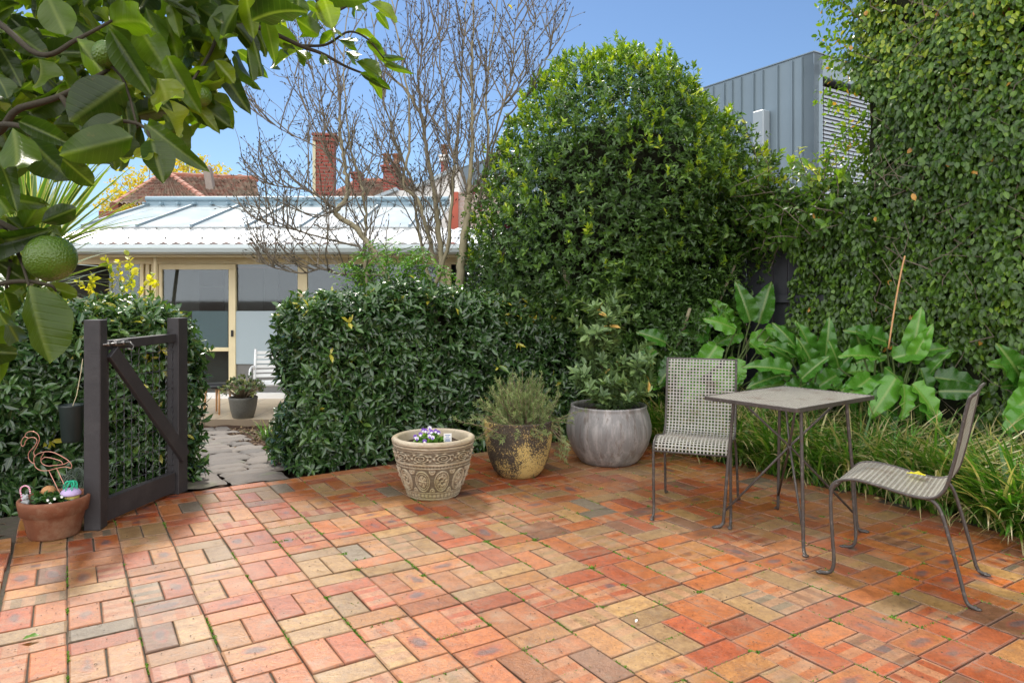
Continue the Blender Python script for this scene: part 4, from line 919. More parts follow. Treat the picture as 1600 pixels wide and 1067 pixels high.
ty = empty('fairy_teapot', TP + Vector((.10, -.02, .19)), 'lilac and yellow toy fairy teapot house with green curly wire crown in the terracotta pot', 'ornament')
MB().lathe([(.001, 0), (.03, 0), (.042, .012), (.044, .028), (.036, .036), (.001, .036)], 20).build('bowl', simple('yellow_toy_plastic', (.50, .42, .10), .5), ty, True)
MB().lathe([(.001, .036), (.05, .034), (.052, .040), (.044, .056), (.028, .068), (.001, .072)], 20).build('lid', simple('lilac_plastic', (.50, .38, .62), .45), ty, True)
mb = MB()
for k in range(7):
    a_ = k * .9; mb.tube(spline([(.035 * math.cos(a_), .035 * math.sin(a_), .06), (.028 * math.cos(a_ + .5), .028 * math.sin(a_ + .5), .10), (.0, 0, .105), (.02 * math.cos(a_ + 2), .02 * math.sin(a_ + 2), .085), (.03 * math.cos(a_ + 1.6), .03 * math.sin(a_ + 1.6), .07)], 5), .0028, 6)
mb.build('crown', simple('green_toy_plastic', (.02, .45, .25), .4), ty, True)
mb = MB(); [mb.lathe([(.006, 0), (.009, .002), (.006, .004)], 10, (.043 * math.cos(a_), .043 * math.sin(a_) - .002, .014)) for a_ in (-2.2, -1.5, -.8)]; mb.build('bead', simple('teal_bead', (.02, .30, .36), .4), ty, True)
# ================================================================== PLANTS
def uvw(u, v, z): return np.stack([u * CT - v * ST, u * ST + v * CT, z], -1)
def dirw(du, dv, dz): return np.stack([du * CT - dv * ST, du * ST + dv * CT, dz], -1)
def hedge(name, u0, u1, v0, v1, zt, label, dens=430, L=.068):
    cx, cy = W((u0 + u1) / 2, (v0 + v1) / 2); e = empty(name, (cx, cy, 0), label, 'hedge'); OO = np.array([cx, cy, 0])
    parts = []; tw = MB()
    faces = [('f', (u1 - u0) * zt), ('t', (u1 - u0) * (v1 - v0)), ('l', (v1 - v0) * zt), ('r', (v1 - v0) * zt), ('b', (u1 - u0) * zt * .5)]
    for layer, (ins, mul) in enumerate(((0, 1.0), (.07, .8), (.14, .5))):
        for k, ar in faces:
            n = int(ar * dens * mul); a_, b_ = RNG.random(n), RNG.random(n); zz = b_ * zt
            if k == 'f': u, v, z = u0 + (u1 - u0) * a_, np.full(n, v0), zz; d = (0, -1, 0)
            elif k == 'b': u, v, z = u0 + (u1 - u0) * a_, np.full(n, v1), zz; d = (0, 1, 0)
            elif k == 't': u, v, z = u0 + (u1 - u0) * a_, v0 + (v1 - v0) * b_, np.full(n, zt); d = (0, 0, 1)
            elif k == 'l': u, v, z = np.full(n, u0), v0 + (v1 - v0) * a_, zz; d = (-1, 0, 0)
            else: u, v, z = np.full(n, u1), v0 + (v1 - v0) * a_, zz; d = (1, 0, 0)
            # round the box off and let it billow
            c = np.array([(u0 + u1) / 2, (v0 + v1) / 2, zt / 2]); hb = np.array([(u1 - u0) / 2, (v1 - v0) / 2, zt / 2])
            q = np.stack([u, v, z], 1) - c; rr = .27; core = np.clip(q, -(hb - rr), hb - rr); core[:, 2] = np.clip(q[:, 2], -hb[2], hb[2] - rr)
            df = q - core; ln = np.maximum(np.linalg.norm(df, axis=1, keepdims=True), 1e-6); nn = df / ln
            nz = snoise(q + c, 3.0, 11)[:, None] * .045 + snoise(q + c, 9, 12)[:, None] * .03
            p = core + nn * (rr - ins + nz + RNG.normal(0, .030, (n, 1)) + .05 * (RNG.random((n, 1)) < .03)) + c
            taper = (zt - p[:, 2]) / zt; p[:, 1] += np.where(nn[:, 1] < 0, .05 * taper, 0)
            keep = (snoise(p, 11, 13) > -.95 + (.12 if layer == 0 else -.9)); p = p[keep]; nn = nn[keep]
            Pw = uvw(p[:, 0], p[:, 1], p[:, 2]); Pw[:, 2] += gz(Pw[:, 0], Pw[:, 1]) * .0; Dw = dirw(nn[:, 0], nn[:, 1], nn[:, 2]); Dw = Dw + RNG.normal(0, .35, Dw.shape); Dw[:, 2] += .30
            rnd = (RNG.random(len(Pw)) * .75 + snoise(p, 4, 14) * .12 + .12 + .1 * (p[:, 2] > zt - .1)).clip(0, .93); rnd[RNG.random(len(Pw)) < .004] = 1
            parts += shoots(Pw - OO, Dw, 5, L, .40, (.6, 1.45), .045, up=-.12, rnd=rnd)
            if layer == 1:
                for i in range(0, len(Pw), 9): s_ = Vector(Pw[i] - OO); t = Vector(nrm(Dw[i])) ; tw.tube([s_ - t * .2, s_ - t * .05 + Vector((0, 0, -.01)), s_ + t * .03], [.004, .003, .0015], 4, cap=False)
    leaves_obj('leaves', parts, M['hedge'], e); tw.build('twigs', M['dark_bark'], e)
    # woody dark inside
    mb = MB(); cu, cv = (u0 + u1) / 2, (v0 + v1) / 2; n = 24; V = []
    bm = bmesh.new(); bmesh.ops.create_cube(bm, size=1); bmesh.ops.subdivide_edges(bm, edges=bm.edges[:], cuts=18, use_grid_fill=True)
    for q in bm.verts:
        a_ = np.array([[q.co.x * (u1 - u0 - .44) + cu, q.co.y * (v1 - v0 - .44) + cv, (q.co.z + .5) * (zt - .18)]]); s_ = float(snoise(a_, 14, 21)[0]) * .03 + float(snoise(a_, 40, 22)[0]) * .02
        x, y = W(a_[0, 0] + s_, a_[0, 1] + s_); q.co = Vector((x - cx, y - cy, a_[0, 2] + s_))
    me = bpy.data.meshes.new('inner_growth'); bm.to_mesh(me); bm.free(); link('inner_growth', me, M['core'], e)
    st_ = MB()
    for i in range(int((u1 - u0) * 3)):
        u = u0 + .2 + (u1 - u0 - .4) * (i + random.random() * .5) / ((u1 - u0) * 3); x, y = W(u, v0 + .16 + random.random() * .1)
        st_.tube([(x - cx, y - cy, -.05), (x - cx + random.gauss(0, .03), y - cy, .2), (x - cx + random.gauss(0, .06), y - cy, .5)], [.014, .011, .008], 6)
    st_.build('stems', M['dark_bark'], e); return e
hedge('camellia_hedge', 1.46, 4.55, 5.18, 6.05, 1.33, 'long clipped dark green camellia hedge in the middle, behind the three large pots')
hedge('camellia_hedge', -2.7, .76, 5.16, 5.95, 1.25, 'shorter clipped dark green camellia hedge at left, behind the open gate')

# ---- climbing fig over the red wall
cx, cy = W(5.6, 2); e = empty('climbing_fig', (cx, cy, 0), 'dense climbing fig covering the tall wall and fence at right', 'climber'); OO = np.array([cx, cy, 0])
def figs(n, v0, v1, z0, z1, ub, keepf=None, L=.053, layer=0):
    v = RNG.uniform(v0, v1, n); z = RNG.uniform(z0, z1, n); q = np.stack([v, z, v * 0], 1)
    u = ub - .05 - .07 * (1 + snoise(q, 4, 31)) - .035 * snoise(q, 14, 32) - .02 * snoise(q, 34, 42) + RNG.normal(0, .022, n) + .04 * layer
    k = np.ones(n, bool) if keepf is None else keepf(v, z, q)
    v, z, u, q = v[k], z[k], u[k], q[k]; n = len(v); Pw = uvw(u, v, z) - OO
    N = dirw(-1.0 + RNG.normal(0, .38, n), RNG.normal(0, .42, n), .55 + RNG.normal(0, .38, n)); D = dirw(-.25 + RNG.normal(0, .25, n), RNG.normal(0, .55, n), -1 + RNG.normal(0, .4, n))
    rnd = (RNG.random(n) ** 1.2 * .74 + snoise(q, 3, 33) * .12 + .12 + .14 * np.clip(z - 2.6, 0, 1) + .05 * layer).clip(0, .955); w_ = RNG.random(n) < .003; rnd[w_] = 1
    return place_leaves(Pw, D, N, L * (1 + RNG.normal(0, .22, n)).clip(.5, 1.5), L * .66 * (1 + RNG.normal(0, .15, n)).clip(.6, 1.4), T_LEAF, rnd)
kf = lambda v, z, q: (z > -1) & ~((z > 4.33 + .08 * snoise(q, 5, 41)) & (v < 2.35) & (v > 2.05)) & ~((snoise(q, 7, 35) < -1.25) & (z > 2.9) & (v > 2.85))
edge = lambda v, z, q: kf(v, z, q) & (v < 3.40 + .16 * snoise(q * 1.0, 3, 34) + .08 * snoise(q, 14, 37))
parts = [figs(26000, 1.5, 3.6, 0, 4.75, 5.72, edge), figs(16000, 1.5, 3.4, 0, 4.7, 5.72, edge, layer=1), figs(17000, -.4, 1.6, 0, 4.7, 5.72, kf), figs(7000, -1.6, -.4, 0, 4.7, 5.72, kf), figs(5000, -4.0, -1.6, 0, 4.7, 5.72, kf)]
# end face of the wall, and the fig running along the fence
n = 3600; z = RNG.uniform(2.2, 4.75, n); u = RNG.uniform(5.62, 6.6, n); Pw = uvw(u, np.full(n, 3.36) + RNG.normal(0, .06, n) + .06 * snoise(np.stack([u, z, z * 0], 1), 6, 38), z) - OO
parts.append(place_leaves(Pw, dirw(RNG.normal(0, .5, n), .4 + RNG.normal(0, .4, n), -.8 + RNG.normal(0, .5, n)), dirw(RNG.normal(0, .4, n), 1 + RNG.normal(0, .4, n), .6 + RNG.normal(0, .4, n)), .046, .029, T_LEAF, (RNG.random(n) * .5 + .45).clip(0, .96)))
fl_ = lambda v, z, q: (v < 3.85 + .25 * snoise(q, 3, 39) + 1.4 * np.clip(z - 1.6, 0, 1)) & (z < 2.28 + .1 * snoise(q, 6, 40)) & (snoise(q, 8, 36) > -.85)
parts += [figs(9000, 3.2, 5.0, 0, 2.4, 5.53, fl_), figs(6000, 3.2, 5.0, 0, 2.4, 5.53, fl_, layer=1)]
# loose shoots at the top edge
n = 170; z = RNG.uniform(2.3, 4.7, n); v = 3.42 + .1 * RNG.random(n); Pw = uvw(RNG.uniform(5.45, 6.0, n), v, z) - OO
for i in range(5): parts += shoots(Pw + i * .045 * dirw(-.2, 1.0, .35) + RNG.normal(0, .012, (n, 3)), dirw(np.full(n, -.2), np.full(n, 1.), np.full(n, .5)), 2, .045, .6, (.6, 1.3), .02, rnd=RNG.uniform(.6, .97, n))
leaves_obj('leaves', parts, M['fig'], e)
tw = MB()
for i in range(120):
    v = random.uniform(1.6, 3.4); z = random.uniform(.3, 4.4); p = []
    for k in range(5): p.append(Vector(W(5.60 - .02 * k % 3, v)).to_3d() + Vector((0, 0, z)) - Vector(OO)); v += random.gauss(0, .10); z += random.uniform(.03, .14)
    tw.tube(p, [.005, .005, .004, .003, .002], 4, cap=False)
tw.build('stems', M['twig'], e)
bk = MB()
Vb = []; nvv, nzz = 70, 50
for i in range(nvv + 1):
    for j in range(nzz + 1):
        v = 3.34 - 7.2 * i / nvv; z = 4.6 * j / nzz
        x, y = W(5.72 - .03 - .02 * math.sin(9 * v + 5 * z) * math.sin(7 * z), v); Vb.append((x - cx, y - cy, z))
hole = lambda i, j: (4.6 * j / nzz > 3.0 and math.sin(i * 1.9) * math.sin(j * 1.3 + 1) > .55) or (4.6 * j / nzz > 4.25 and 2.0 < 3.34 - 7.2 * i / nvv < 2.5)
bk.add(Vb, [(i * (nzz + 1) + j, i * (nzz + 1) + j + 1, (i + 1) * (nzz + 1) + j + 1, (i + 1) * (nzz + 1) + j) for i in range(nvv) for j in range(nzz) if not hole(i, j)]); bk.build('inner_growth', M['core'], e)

# ---- vine with larger leaves tumbling over the fence top
cx, cy = W(5.5, 4.6); e = empty('fence_vine', (cx, cy, 0), 'broad-leaved vine tumbling over the fence top between the round shrub and the wall', 'climber'); OO = np.array([cx, cy, 0])
parts = []; tw = MB()
def vine_spray(u, v, z, d, L, k=10, s=.075, r0=.35, r1=.9):
    pts_ = []; p = Vector((u, v, z)); dd = Vector(d).normalized()
    for i in range(k): pts_.append(p.copy()); dd = (dd + Vector((random.gauss(0, .13), random.gauss(0, .13), random.gauss(0, .10) - .02))).normalized(); p = p + dd * L / k
    wp = [Vector((*W(q.x, q.y), q.z)) - Vector(OO) for q in pts_]; tw.tube(wp, [.006 - .004 * i / k for i in range(k)], 5, cap=False)
    A_ = np.array([tuple(q) for q in wp]); dw = np.gradient(A_, axis=0)
    parts.extend(shoots(A_, dw, 2, s, .52, (.8, 1.4), .03, up=-.1, rnd=RNG.uniform(r0, r1, len(A_))))
for i in range(230):
    v = random.uniform(3.35, 6.0); z = random.uniform(1.75, 2.45) - .10 * max(0, v - 5)
    vine_spray(random.uniform(5.25, 5.65), v, z, (random.gauss(-.8, .5), random.gauss(0, .8), random.gauss(.15, .5)), random.uniform(.18, .5), 7, .070, .1 + .2 * (z > 2.2), .65 + .3 * (z > 2.25))
for v, z, h_ in ((4.30, 2.35, .75), (4.42, 2.3, .55), (4.12, 2.35, .45), (3.75, 2.3, .35), (3.55, 2.25, .35), (4.6, 2.3, .4), (4.9, 2.3, .3)): vine_spray(5.45, v, z, (0, random.gauss(0, .15), 1), h_, 11, .075, .7, 1)
for i in range(26):
    v = random.uniform(4.0, 5.4); vine_spray(5.47, v, random.uniform(1.75, 2.0), (-.25, random.gauss(0, .3), -1), random.uniform(.15, .35), 7, .06, .0, .4)
leaves_obj('leaves', parts, M['vine'], e); tw.build('stems', M['twig'], e)

# ---- the big round shrub
def crown(cen, rad, n, mat, e, k=5, L=.042, wr=.42, seed=50, yel=.0, flat=.75, tmpl=T_SMALL, lump=.16, thr=-.55, base=0.0):
    OO = np.array(e.location); parts = []
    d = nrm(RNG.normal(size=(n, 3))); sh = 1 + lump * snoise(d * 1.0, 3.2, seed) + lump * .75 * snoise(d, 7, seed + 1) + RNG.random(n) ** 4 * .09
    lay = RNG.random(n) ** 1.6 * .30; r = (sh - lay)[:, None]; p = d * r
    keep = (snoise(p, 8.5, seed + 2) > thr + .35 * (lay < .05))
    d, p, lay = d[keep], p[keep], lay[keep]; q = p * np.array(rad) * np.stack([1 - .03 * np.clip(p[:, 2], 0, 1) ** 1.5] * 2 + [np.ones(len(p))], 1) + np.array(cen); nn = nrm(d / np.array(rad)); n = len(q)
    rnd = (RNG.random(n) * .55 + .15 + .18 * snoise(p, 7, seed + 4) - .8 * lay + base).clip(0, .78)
    D = nn + RNG.normal(0, .35, (n, 3)); D[:, 2] += .45
    if yel:
        y = (p[:, 2] > -.35) & (lay < .09) & (snoise(p, 21, seed + 6) * .7 + .75 * p[:, 2] + RNG.normal(0, .45, n) > .60 - yel) & (RNG.random(n) < .8); rnd[y] = RNG.uniform(.76, .97, y.sum()); D[y, 2] += 1.0
        parts += shoots((q[y] + np.array([0, 0, .035])) - OO, D[y], k + 1, L * 1.15, wr, (.25, .9), .06, rnd=rnd[y], tmpl=tmpl)
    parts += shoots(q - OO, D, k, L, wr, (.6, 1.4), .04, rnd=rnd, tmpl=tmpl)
    leaves_obj('foliage', parts, mat, e); return sh
def tree_frame(e, stems, mat, name='trunk'):
    mb = MB(); OO = Vector(e.location)
    for pts_, r0, r1 in stems:
        s_ = spline([Vector(p) - OO for p in pts_], 5); m_ = len(s_); mb.tube(s_, [r0 + (r1 - r0) * i / (m_ - 1) for i in range(m_)], 8)
    return mb.build(name, mat, e, True)
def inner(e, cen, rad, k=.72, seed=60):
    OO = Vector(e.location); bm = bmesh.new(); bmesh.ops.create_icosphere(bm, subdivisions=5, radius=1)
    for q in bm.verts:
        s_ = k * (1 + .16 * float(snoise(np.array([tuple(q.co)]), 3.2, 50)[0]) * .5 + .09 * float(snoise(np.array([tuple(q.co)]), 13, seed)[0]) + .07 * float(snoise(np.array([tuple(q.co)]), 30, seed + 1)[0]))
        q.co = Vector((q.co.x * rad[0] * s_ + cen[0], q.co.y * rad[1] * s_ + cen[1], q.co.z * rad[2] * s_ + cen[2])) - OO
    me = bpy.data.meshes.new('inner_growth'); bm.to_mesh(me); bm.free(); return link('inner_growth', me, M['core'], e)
e = empty('round_shrub_tree', (1.15, 7.2, -.1), 'large rounded evergreen shrub with yellow-green new tips, rising behind the hedge', 'tree')
CB = (1.14, 7.15, 2.10); RB = (1.38, 1.25, 1.54)
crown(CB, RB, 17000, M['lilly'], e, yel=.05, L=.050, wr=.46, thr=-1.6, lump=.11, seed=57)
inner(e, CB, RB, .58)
tree_frame(e, [(((1.15, 7.2, -.2), (1.1, 7.2, .6), (1.2, 7.1, 1.4), (1.1, 7.1, 2.4)), .07, .03), (((1.2, 7.25, -.2), (1.5, 7.2, .7), (1.9, 7.1, 1.6)), .05, .02), (((1.1, 7.15, -.2), (.8, 7.0, .6), (.5, 6.9, 1.6)), .05, .02), (((1.25, 7.0, -.2), (1.45, 6.6, .5), (1.6, 6.3, 1.2)), .035, .015), (((1.3, 7.0, .0), (1.8, 6.7, .9), (2.1, 6.6, 1.6)), .03, .012)], M['bark'])
# lower skirt between hedge and fence
OOs = np.array(e.location); n = 3800; d = nrm(RNG.normal(size=(n, 3))); q = d * (1 + .15 * snoise(d, 4, 71))[:, None] * np.array([.85, .6, .75]) * (RNG.uniform(.72, 1.0, n))[:, None] + np.array([1.35, 6.75, .95]); q = q[snoise(q, 6, 72) > -.5]
leaves_obj('foliage', shoots(q - OOs, nrm(q - np.array([1.35, 6.9, .8])) + RNG.normal(0, .3, q.shape), 5, .05, .46, (.6, 1.4), .04, rnd=(RNG.random(len(q)) * .5), tmpl=T_SMALL), M['lilly'], e)
# ---- flowering camellia left of it
e = empty('flowering_camellia', (-.10, 7.6, -.2), 'loose camellia bush with a few pink blooms beside the round shrub', 'shrub')
CC2 = (-.02, 7.75, 1.25); RC2 = (.52, .55, .95)
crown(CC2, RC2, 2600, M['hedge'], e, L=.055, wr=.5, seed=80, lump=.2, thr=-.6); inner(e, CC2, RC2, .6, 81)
tree_frame(e, [(((-.1, 7.6, -.3), (-.05, 7.65, .5), (0, 7.7, 1.6)), .03, .01)], M['bark'])
fp = T_LEAF
for (x, y) in ((750, 326), (757, 350), (793, 353), (740, 300)):
    c0 = np.array(P(x, y, 7.45)); k = 12; az = np.arange(k) * 2.4; D = np.stack([np.cos(az), -.9 + .1 * az / 3, np.sin(az)], 1)
    leaves_obj('bloom', place_leaves(np.repeat(c0[None], k, 0) - np.array(e.location), D, np.stack([-np.cos(az), -np.full(k, 1.), -np.sin(az)], 1), .035, .03, T_LEAF), M['pink_petal'], e)

# ---- bare magnolias
def magnolia(base, stems, label, Yt, seed, spread=1.0, nlat=1.0):
    rr = random.Random(seed); e = empty('bare_magnolia', base, label, 'tree', 'bare magnolias behind the hedge'); OO = Vector(base)
    tk = MB(); br = MB(); bd = MB()
    def twig(p, d, L, r):
        k = max(3, int(L / .055)); pts_ = [p]; dd = d.copy()
        for i in range(k):
            dd = (dd + Vector((rr.gauss(0, .22), rr.gauss(0, .22), rr.gauss(.07, .16)))).normalized(); pts_.append(pts_[-1] + dd * L / k)
            if rr.random() < .32 and i: 
                q = pts_[-1]; s_ = (dd + Vector((rr.gauss(0, .8), rr.gauss(0, .8), rr.gauss(.2, .5)))).normalized(); l2 = rr.uniform(.03, .10); br.tube([q, q + s_ * l2], [r * .6, r * .4], 3, cap=False); bud(q + s_ * l2, s_, rr.uniform(.010, .015))
        br.tube(pts_, [r * (1 - .55 * i / k) for i in range(k + 1)], 4, cap=False); bud(pts_[-1], dd, .016)
    def bud(p, d, s_):
        a_ = d.cross(Vector((.3, .5, .8))).normalized(); b_ = d.cross(a_); r = s_ * .42
        bd.add([p - d * s_ * .3, p + a_ * r + d * s_ * .5, p + b_ * r + d * s_ * .5, p - a_ * r + d * s_ * .5, p - b_ * r + d * s_ * .5, p + d * s_ * 2.1], [(0, 2, 1), (0, 3, 2), (0, 4, 3), (0, 1, 4), (1, 2, 5), (2, 3, 5), (3, 4, 5), (4, 1, 5)])
    for pts_, r0, r1, lat in stems:
        w_ = [P(x, y, Yt + dy) - OO for x, y, dy in pts_]; s_ = spline(w_, 6); m_ = len(s_)
        s_ = [q + Vector((rr.gauss(0, .006), rr.gauss(0, .006), 0)) for q in s_]
        (tk if r0 > .014 else br).tube(s_, [r0 + (r1 - r0) * i / (m_ - 1) for i in range(m_)], 8)
        for i in range(int(lat * 1.28)):
            t = rr.uniform(.12, 1.0); k = int(t * (m_ - 1)); q = s_[k]; tt = (s_[min(k + 1, m_ - 1)] - s_[max(k - 1, 0)]).normalized()
            out = Vector((rr.gauss(0, 1), rr.gauss(0, .8), 0)).normalized(); d = (tt * .7 + out * .75 * spread + Vector((0, 0, .35))).normalized(); L = rr.uniform(.25, .85) * (1.15 - .5 * t)
            kk = 7; lp = [q]; dd = d
            for _ in range(kk):
                dd = (dd + Vector((rr.gauss(0, .13), rr.gauss(0, .13), .12))).normalized(); lp.append(lp[-1] + dd * L / kk)
                if rr.random() < .75: twig(lp[-1], (dd + Vector((rr.gauss(0, .7), rr.gauss(0, .7), rr.gauss(.15, .4)))).normalized(), rr.uniform(.08, .3), .0036)
            br.tube(lp, [.0075 - .0038 * i / kk for i in range(kk + 1)], 5, cap=False); bud(lp[-1], dd, .014)
    tk.build('trunk', M['bark'], e, True); br.build('branches', M['twig'], e); props(bd.build('buds', M['dark_bark'], e), kind='stuff'); return e
magnolia(P(620, 500, 7.1).xy.to_3d() + Vector((0, 0, -.2)), [
    ([(625, 520, 0), (607, 440, 0), (590, 402, 0), (560, 360, 0), (526, 334, 0), (540, 312, 0), (543, 292, 0), (540, 264, 0), (533, 222, 0), (531, 180, .1)], .034, .016, 10),
    ([(531, 180, .1), (528, 120, .1), (520, 60, .1), (512, -30, .1)], .013, .005, 12),
    ([(575, 500, .1), (572, 430, .1), (571, 391, .1), (571, 349, .1), (568, 306, 0), (560, 273, 0), (549, 235, 0), (541, 180, 0), (537, 90, 0), (545, 0, 0)], .018, .005, 18),
    ([(528, 330, 0), (501, 309, -.2), (473, 296, -.3), (440, 292, -.4), (408, 285, -.5)], .012, .004, 14),
    ([(545, 262, 0), (500, 232, .1), (450, 208, .2), (420, 190, .2), (387, 167, .2)], .009, .003, 11),
    ([(600, 430, -.1), (532, 428, -.3), (501, 420, -.4), (473, 427, -.4), (436, 420, -.5), (400, 408, -.6)], .014, .004, 16),
    ([(560, 385, 0), (501, 371, -.2), (456, 358, -.3), (418, 350, -.4), (392, 338, -.4)], .011, .003, 14),
    ([(543, 292, 0), (510, 240, 0), (480, 170, 0), (455, 110, 0), (440, 60, 0)], .009, .003, 10),
    ([(536, 240, 0), (505, 180, .1), (490, 120, .1), (480, 60, .1)], .008, .003, 9),
    ([(568, 320, 0), (590, 270, 0), (600, 200, 0), (598, 130, 0)], .008, .003, 9),
    ([(528, 330, 0), (498, 340, -.1), (470, 375, -.2), (450, 400, -.3)], .008, .003, 9)],
    'leftmost bare magnolia, its crooked trunk leaning left in front of the red chimney', 7.1, 3)
magnolia(P(690, 500, 7.3).xy.to_3d() + Vector((0, 0, -.2)), [
    ([(698, 520, 0), (694, 450, 0), (689, 413, 0), (684, 349, 0), (678, 298, 0), (666, 236, 0), (657, 180, 0), (628, 135, .1), (600, 112, .1)], .040, .010, 14),
    ([(690, 450, 0), (677, 397, 0), (664, 350, -.1), (652, 312, -.1), (630, 286, -.1), (640, 225, -.1), (638, 150, -.1), (625, 80, -.1), (612, 0, -.1)], .024, .006, 16),
    ([(680, 450, 0), (700, 380, -.1), (706, 320, -.1), (709, 262, -.1), (717, 187, -.1), (722, 112, 0), (728, 0, 0)], .021, .006, 15),
    ([(676, 450, .1), (662, 397, .2), (650, 340, .2), (645, 290, .2), (620, 225, .2), (600, 160, .2), (588, 90, .2), (580, 20, .2)], .018, .005, 15),
    ([(657, 180, 0), (655, 120, 0), (660, 60, 0), (655, -20, 0)], .013, .005, 11),
    ([(684, 340, 0), (655, 300, 0), (640, 296, 0), (610, 255, .1), (580, 240, .1)], .010, .004, 10),
    ([(700, 350, -.1), (672, 270, -.1), (664, 200, -.1), (676, 120, -.1), (690, 30, -.1)], .010, .004, 11)],
    'middle bare magnolia with several stems fanning up from behind the hedge', 7.3, 5)
magnolia(P(718, 500, 7.0).xy.to_3d() + Vector((0, 0, -.2)), [
    ([(714, 520, 0), (718, 440, 0), (723, 397, 0), (730, 337, 0), (732, 305, 0)], .045, .035, 3),
    ([(732, 305, 0), (736, 260, 0), (738, 187, 0), (738, 112, 0), (741, -20, 0)], .026, .007, 16),
    ([(730, 340, 0), (744, 325, 0), (752, 308, 0), (763, 225, 0), (760, 150, .1), (768, 75, .1), (778, -10, .1)], .018, .006, 15),
    ([(733, 300, 0), (752, 278, 0), (784, 195, 0), (828, 142, .1), (853, 94, .1), (868, 42, .1)], .014, .004, 15),
    ([(733, 298, 0), (720, 270, 0), (702, 225, 0), (690, 131, 0), (686, 38, 0), (684, -20, 0)], .014, .004, 14),
    ([(762, 240, 0), (785, 170, -.1), (800, 110, -.1), (805, 40, -.1), (812, -10, -.1)], .010, .004, 12),
    ([(760, 190, 0), (800, 150, .1), (830, 90, .1), (838, 20, .1)], .009, .003, 10),
    ([(775, 440, .2), (778, 390, .2), (768, 350, .2), (790, 300, .2), (802, 250, .2)], .010, .004, 5)],
    'right-hand bare magnolia with the thickest straight grey trunk beside the round shrub', 7.0, 8)
for (x, y, Yq, nm) in ((793, 7, 7.1, 'single orange leaf left on a bare magnolia twig near the top edge'),):
    fallen(P(x, y, Yq), .07, .5, nm, M['autumn'], -.6)

# ---- bright compound-leaf climber sprawling on the hedge top
e = empty('wisteria_shoots', P(640, 440, 6.3), 'bright green feathery climber shoots arching over the hedge top below the magnolias', 'climber'); OO = Vector(e.location); parts = []; tw = MB()
for (a_, b_, c_) in (((560, 448), (575, 405), (560, 395)), ((600, 440), (605, 395), (590, 372)), ((620, 440), (612, 400), (645, 385)), ((640, 440), (630, 400), (665, 400)), ((660, 440), (650, 405), (690, 415)), ((600, 445), (580, 420), (550, 430)), ((650, 445), (670, 415), (700, 430)), ((590, 445), (620, 410), (600, 400)), ((625, 440), (650, 390), (680, 400)), ((580, 440), (590, 400), (620, 378)), ((570, 440), (550, 418), (548, 412)), ((610, 440), (640, 420), (660, 430))):
    dy = random.uniform(-.2, .2); sp_ = spline([P(*a_, 6.3 + dy) - OO, P(*b_, 6.2 + dy) - OO, P(*c_, 6.1 + dy) - OO], 6); tw.tube(sp_, [.004] * len(sp_), 4, cap=False)
    for q in sp_[5:]:
        for _ in range(1):
            d = Vector((random.gauss(0, 1), random.gauss(0, .6), random.gauss(-.3, .4))).normalized(); sd_ = d.cross(Vector((0, 0, 1))).normalized(); A_ = []; D_ = []
            for k in range(6):
                c0 = q + d * (.03 + .028 * k) + Vector((0, 0, -.004 * k * k))
                for s_ in (-1, 1): A_.append(tuple(c0)); D_.append(tuple(d * .5 + sd_ * s_ + Vector((0, 0, -.25))))
            parts.append(place_leaves(np.array(A_), np.array(D_), np.tile([0, 0, 1.], (len(A_), 1)) + RNG.normal(0, .3, (len(A_), 3)), .048, .022, T_LEAF, RNG.uniform(.2, .9, len(A_))))
leaves_obj('leaves', parts, M['bright'], e); tw.build('stems', M['green_bark'], e)

# ---- strappy variegated flax behind the left hedge, and rose
e = empty('variegated_flax', P(55, 560, 5.3), 'spiky variegated strap-leaved plant fanning out at left behind the lemon branch', 'plant')
n = 120; az = RNG.uniform(0, 6.28, n); tilt = RNG.uniform(.15, 1.5, n); L = RNG.uniform(.75, 1.15, n)
cz = Vector(P(50, 400, 5.3)) - Vector(e.location)
B = np.tile(np.array(cz), (n, 1)) + RNG.normal(0, .04, (n, 3))
leaves_obj('leaves', blades(B, az, L, tilt, RNG.uniform(-.05, .5, n), RNG.uniform(.028, .042, n), 9), M['flax'], e)
n = 60; leaves_obj('lower_leaves', blades(B[:n] - np.array([0, 0, .25]), az[:n] + 1, L[:n] * .9, RNG.uniform(.8, 1.9, n), RNG.uniform(.1, .7, n), np.full(n, .035), 8), M['flax'], e)
MB().tube([(0, 0, -.9), (cz.x * .5, cz.y * .5, cz.z * .5), tuple(cz)], [.05, .045, .04], 10).build('trunk', M['bark'], e, True)
e = empty('rose_bush', P(175, 520, 5.9), 'thin rose canes with yellowing leaves above the left hedge', 'shrub'); OO = Vector(e.location); parts = []; tw = MB()
for pts_ in ([(150, 560), (140, 480), (145, 430)], [(185, 560), (190, 470), (185, 410)], [(200, 560), (215, 470), (240, 430)], [(170, 560), (165, 480), (120, 440)], [(190, 560), (205, 450), (200, 400)], [(210, 560), (230, 480), (245, 440)], [(160, 560), (175, 450), (165, 405)], [(150, 560), (130, 500), (100, 470)], [(180, 560), (180, 480), (215, 420)]):
    sp_ = spline([P(x, y, 5.9 + random.uniform(-.15, .15)) - OO for x, y in pts_], 8); tw.tube(sp_, [.0045 - .0002 * i for i in range(len(sp_))], 5, cap=False)
    A_ = np.array([tuple(q) for q in sp_[5:]]); parts += shoots(A_, RNG.normal(0, 1, A_.shape) + np.array([0, 0, .4]), 3, .05, .62, (.5, 1.4), .03, rnd=RNG.uniform(.0, 1, len(A_)))
leaves_obj('leaves', parts, M['yellow_leaf'], e); tw.build('canes', M['green_bark'], e)
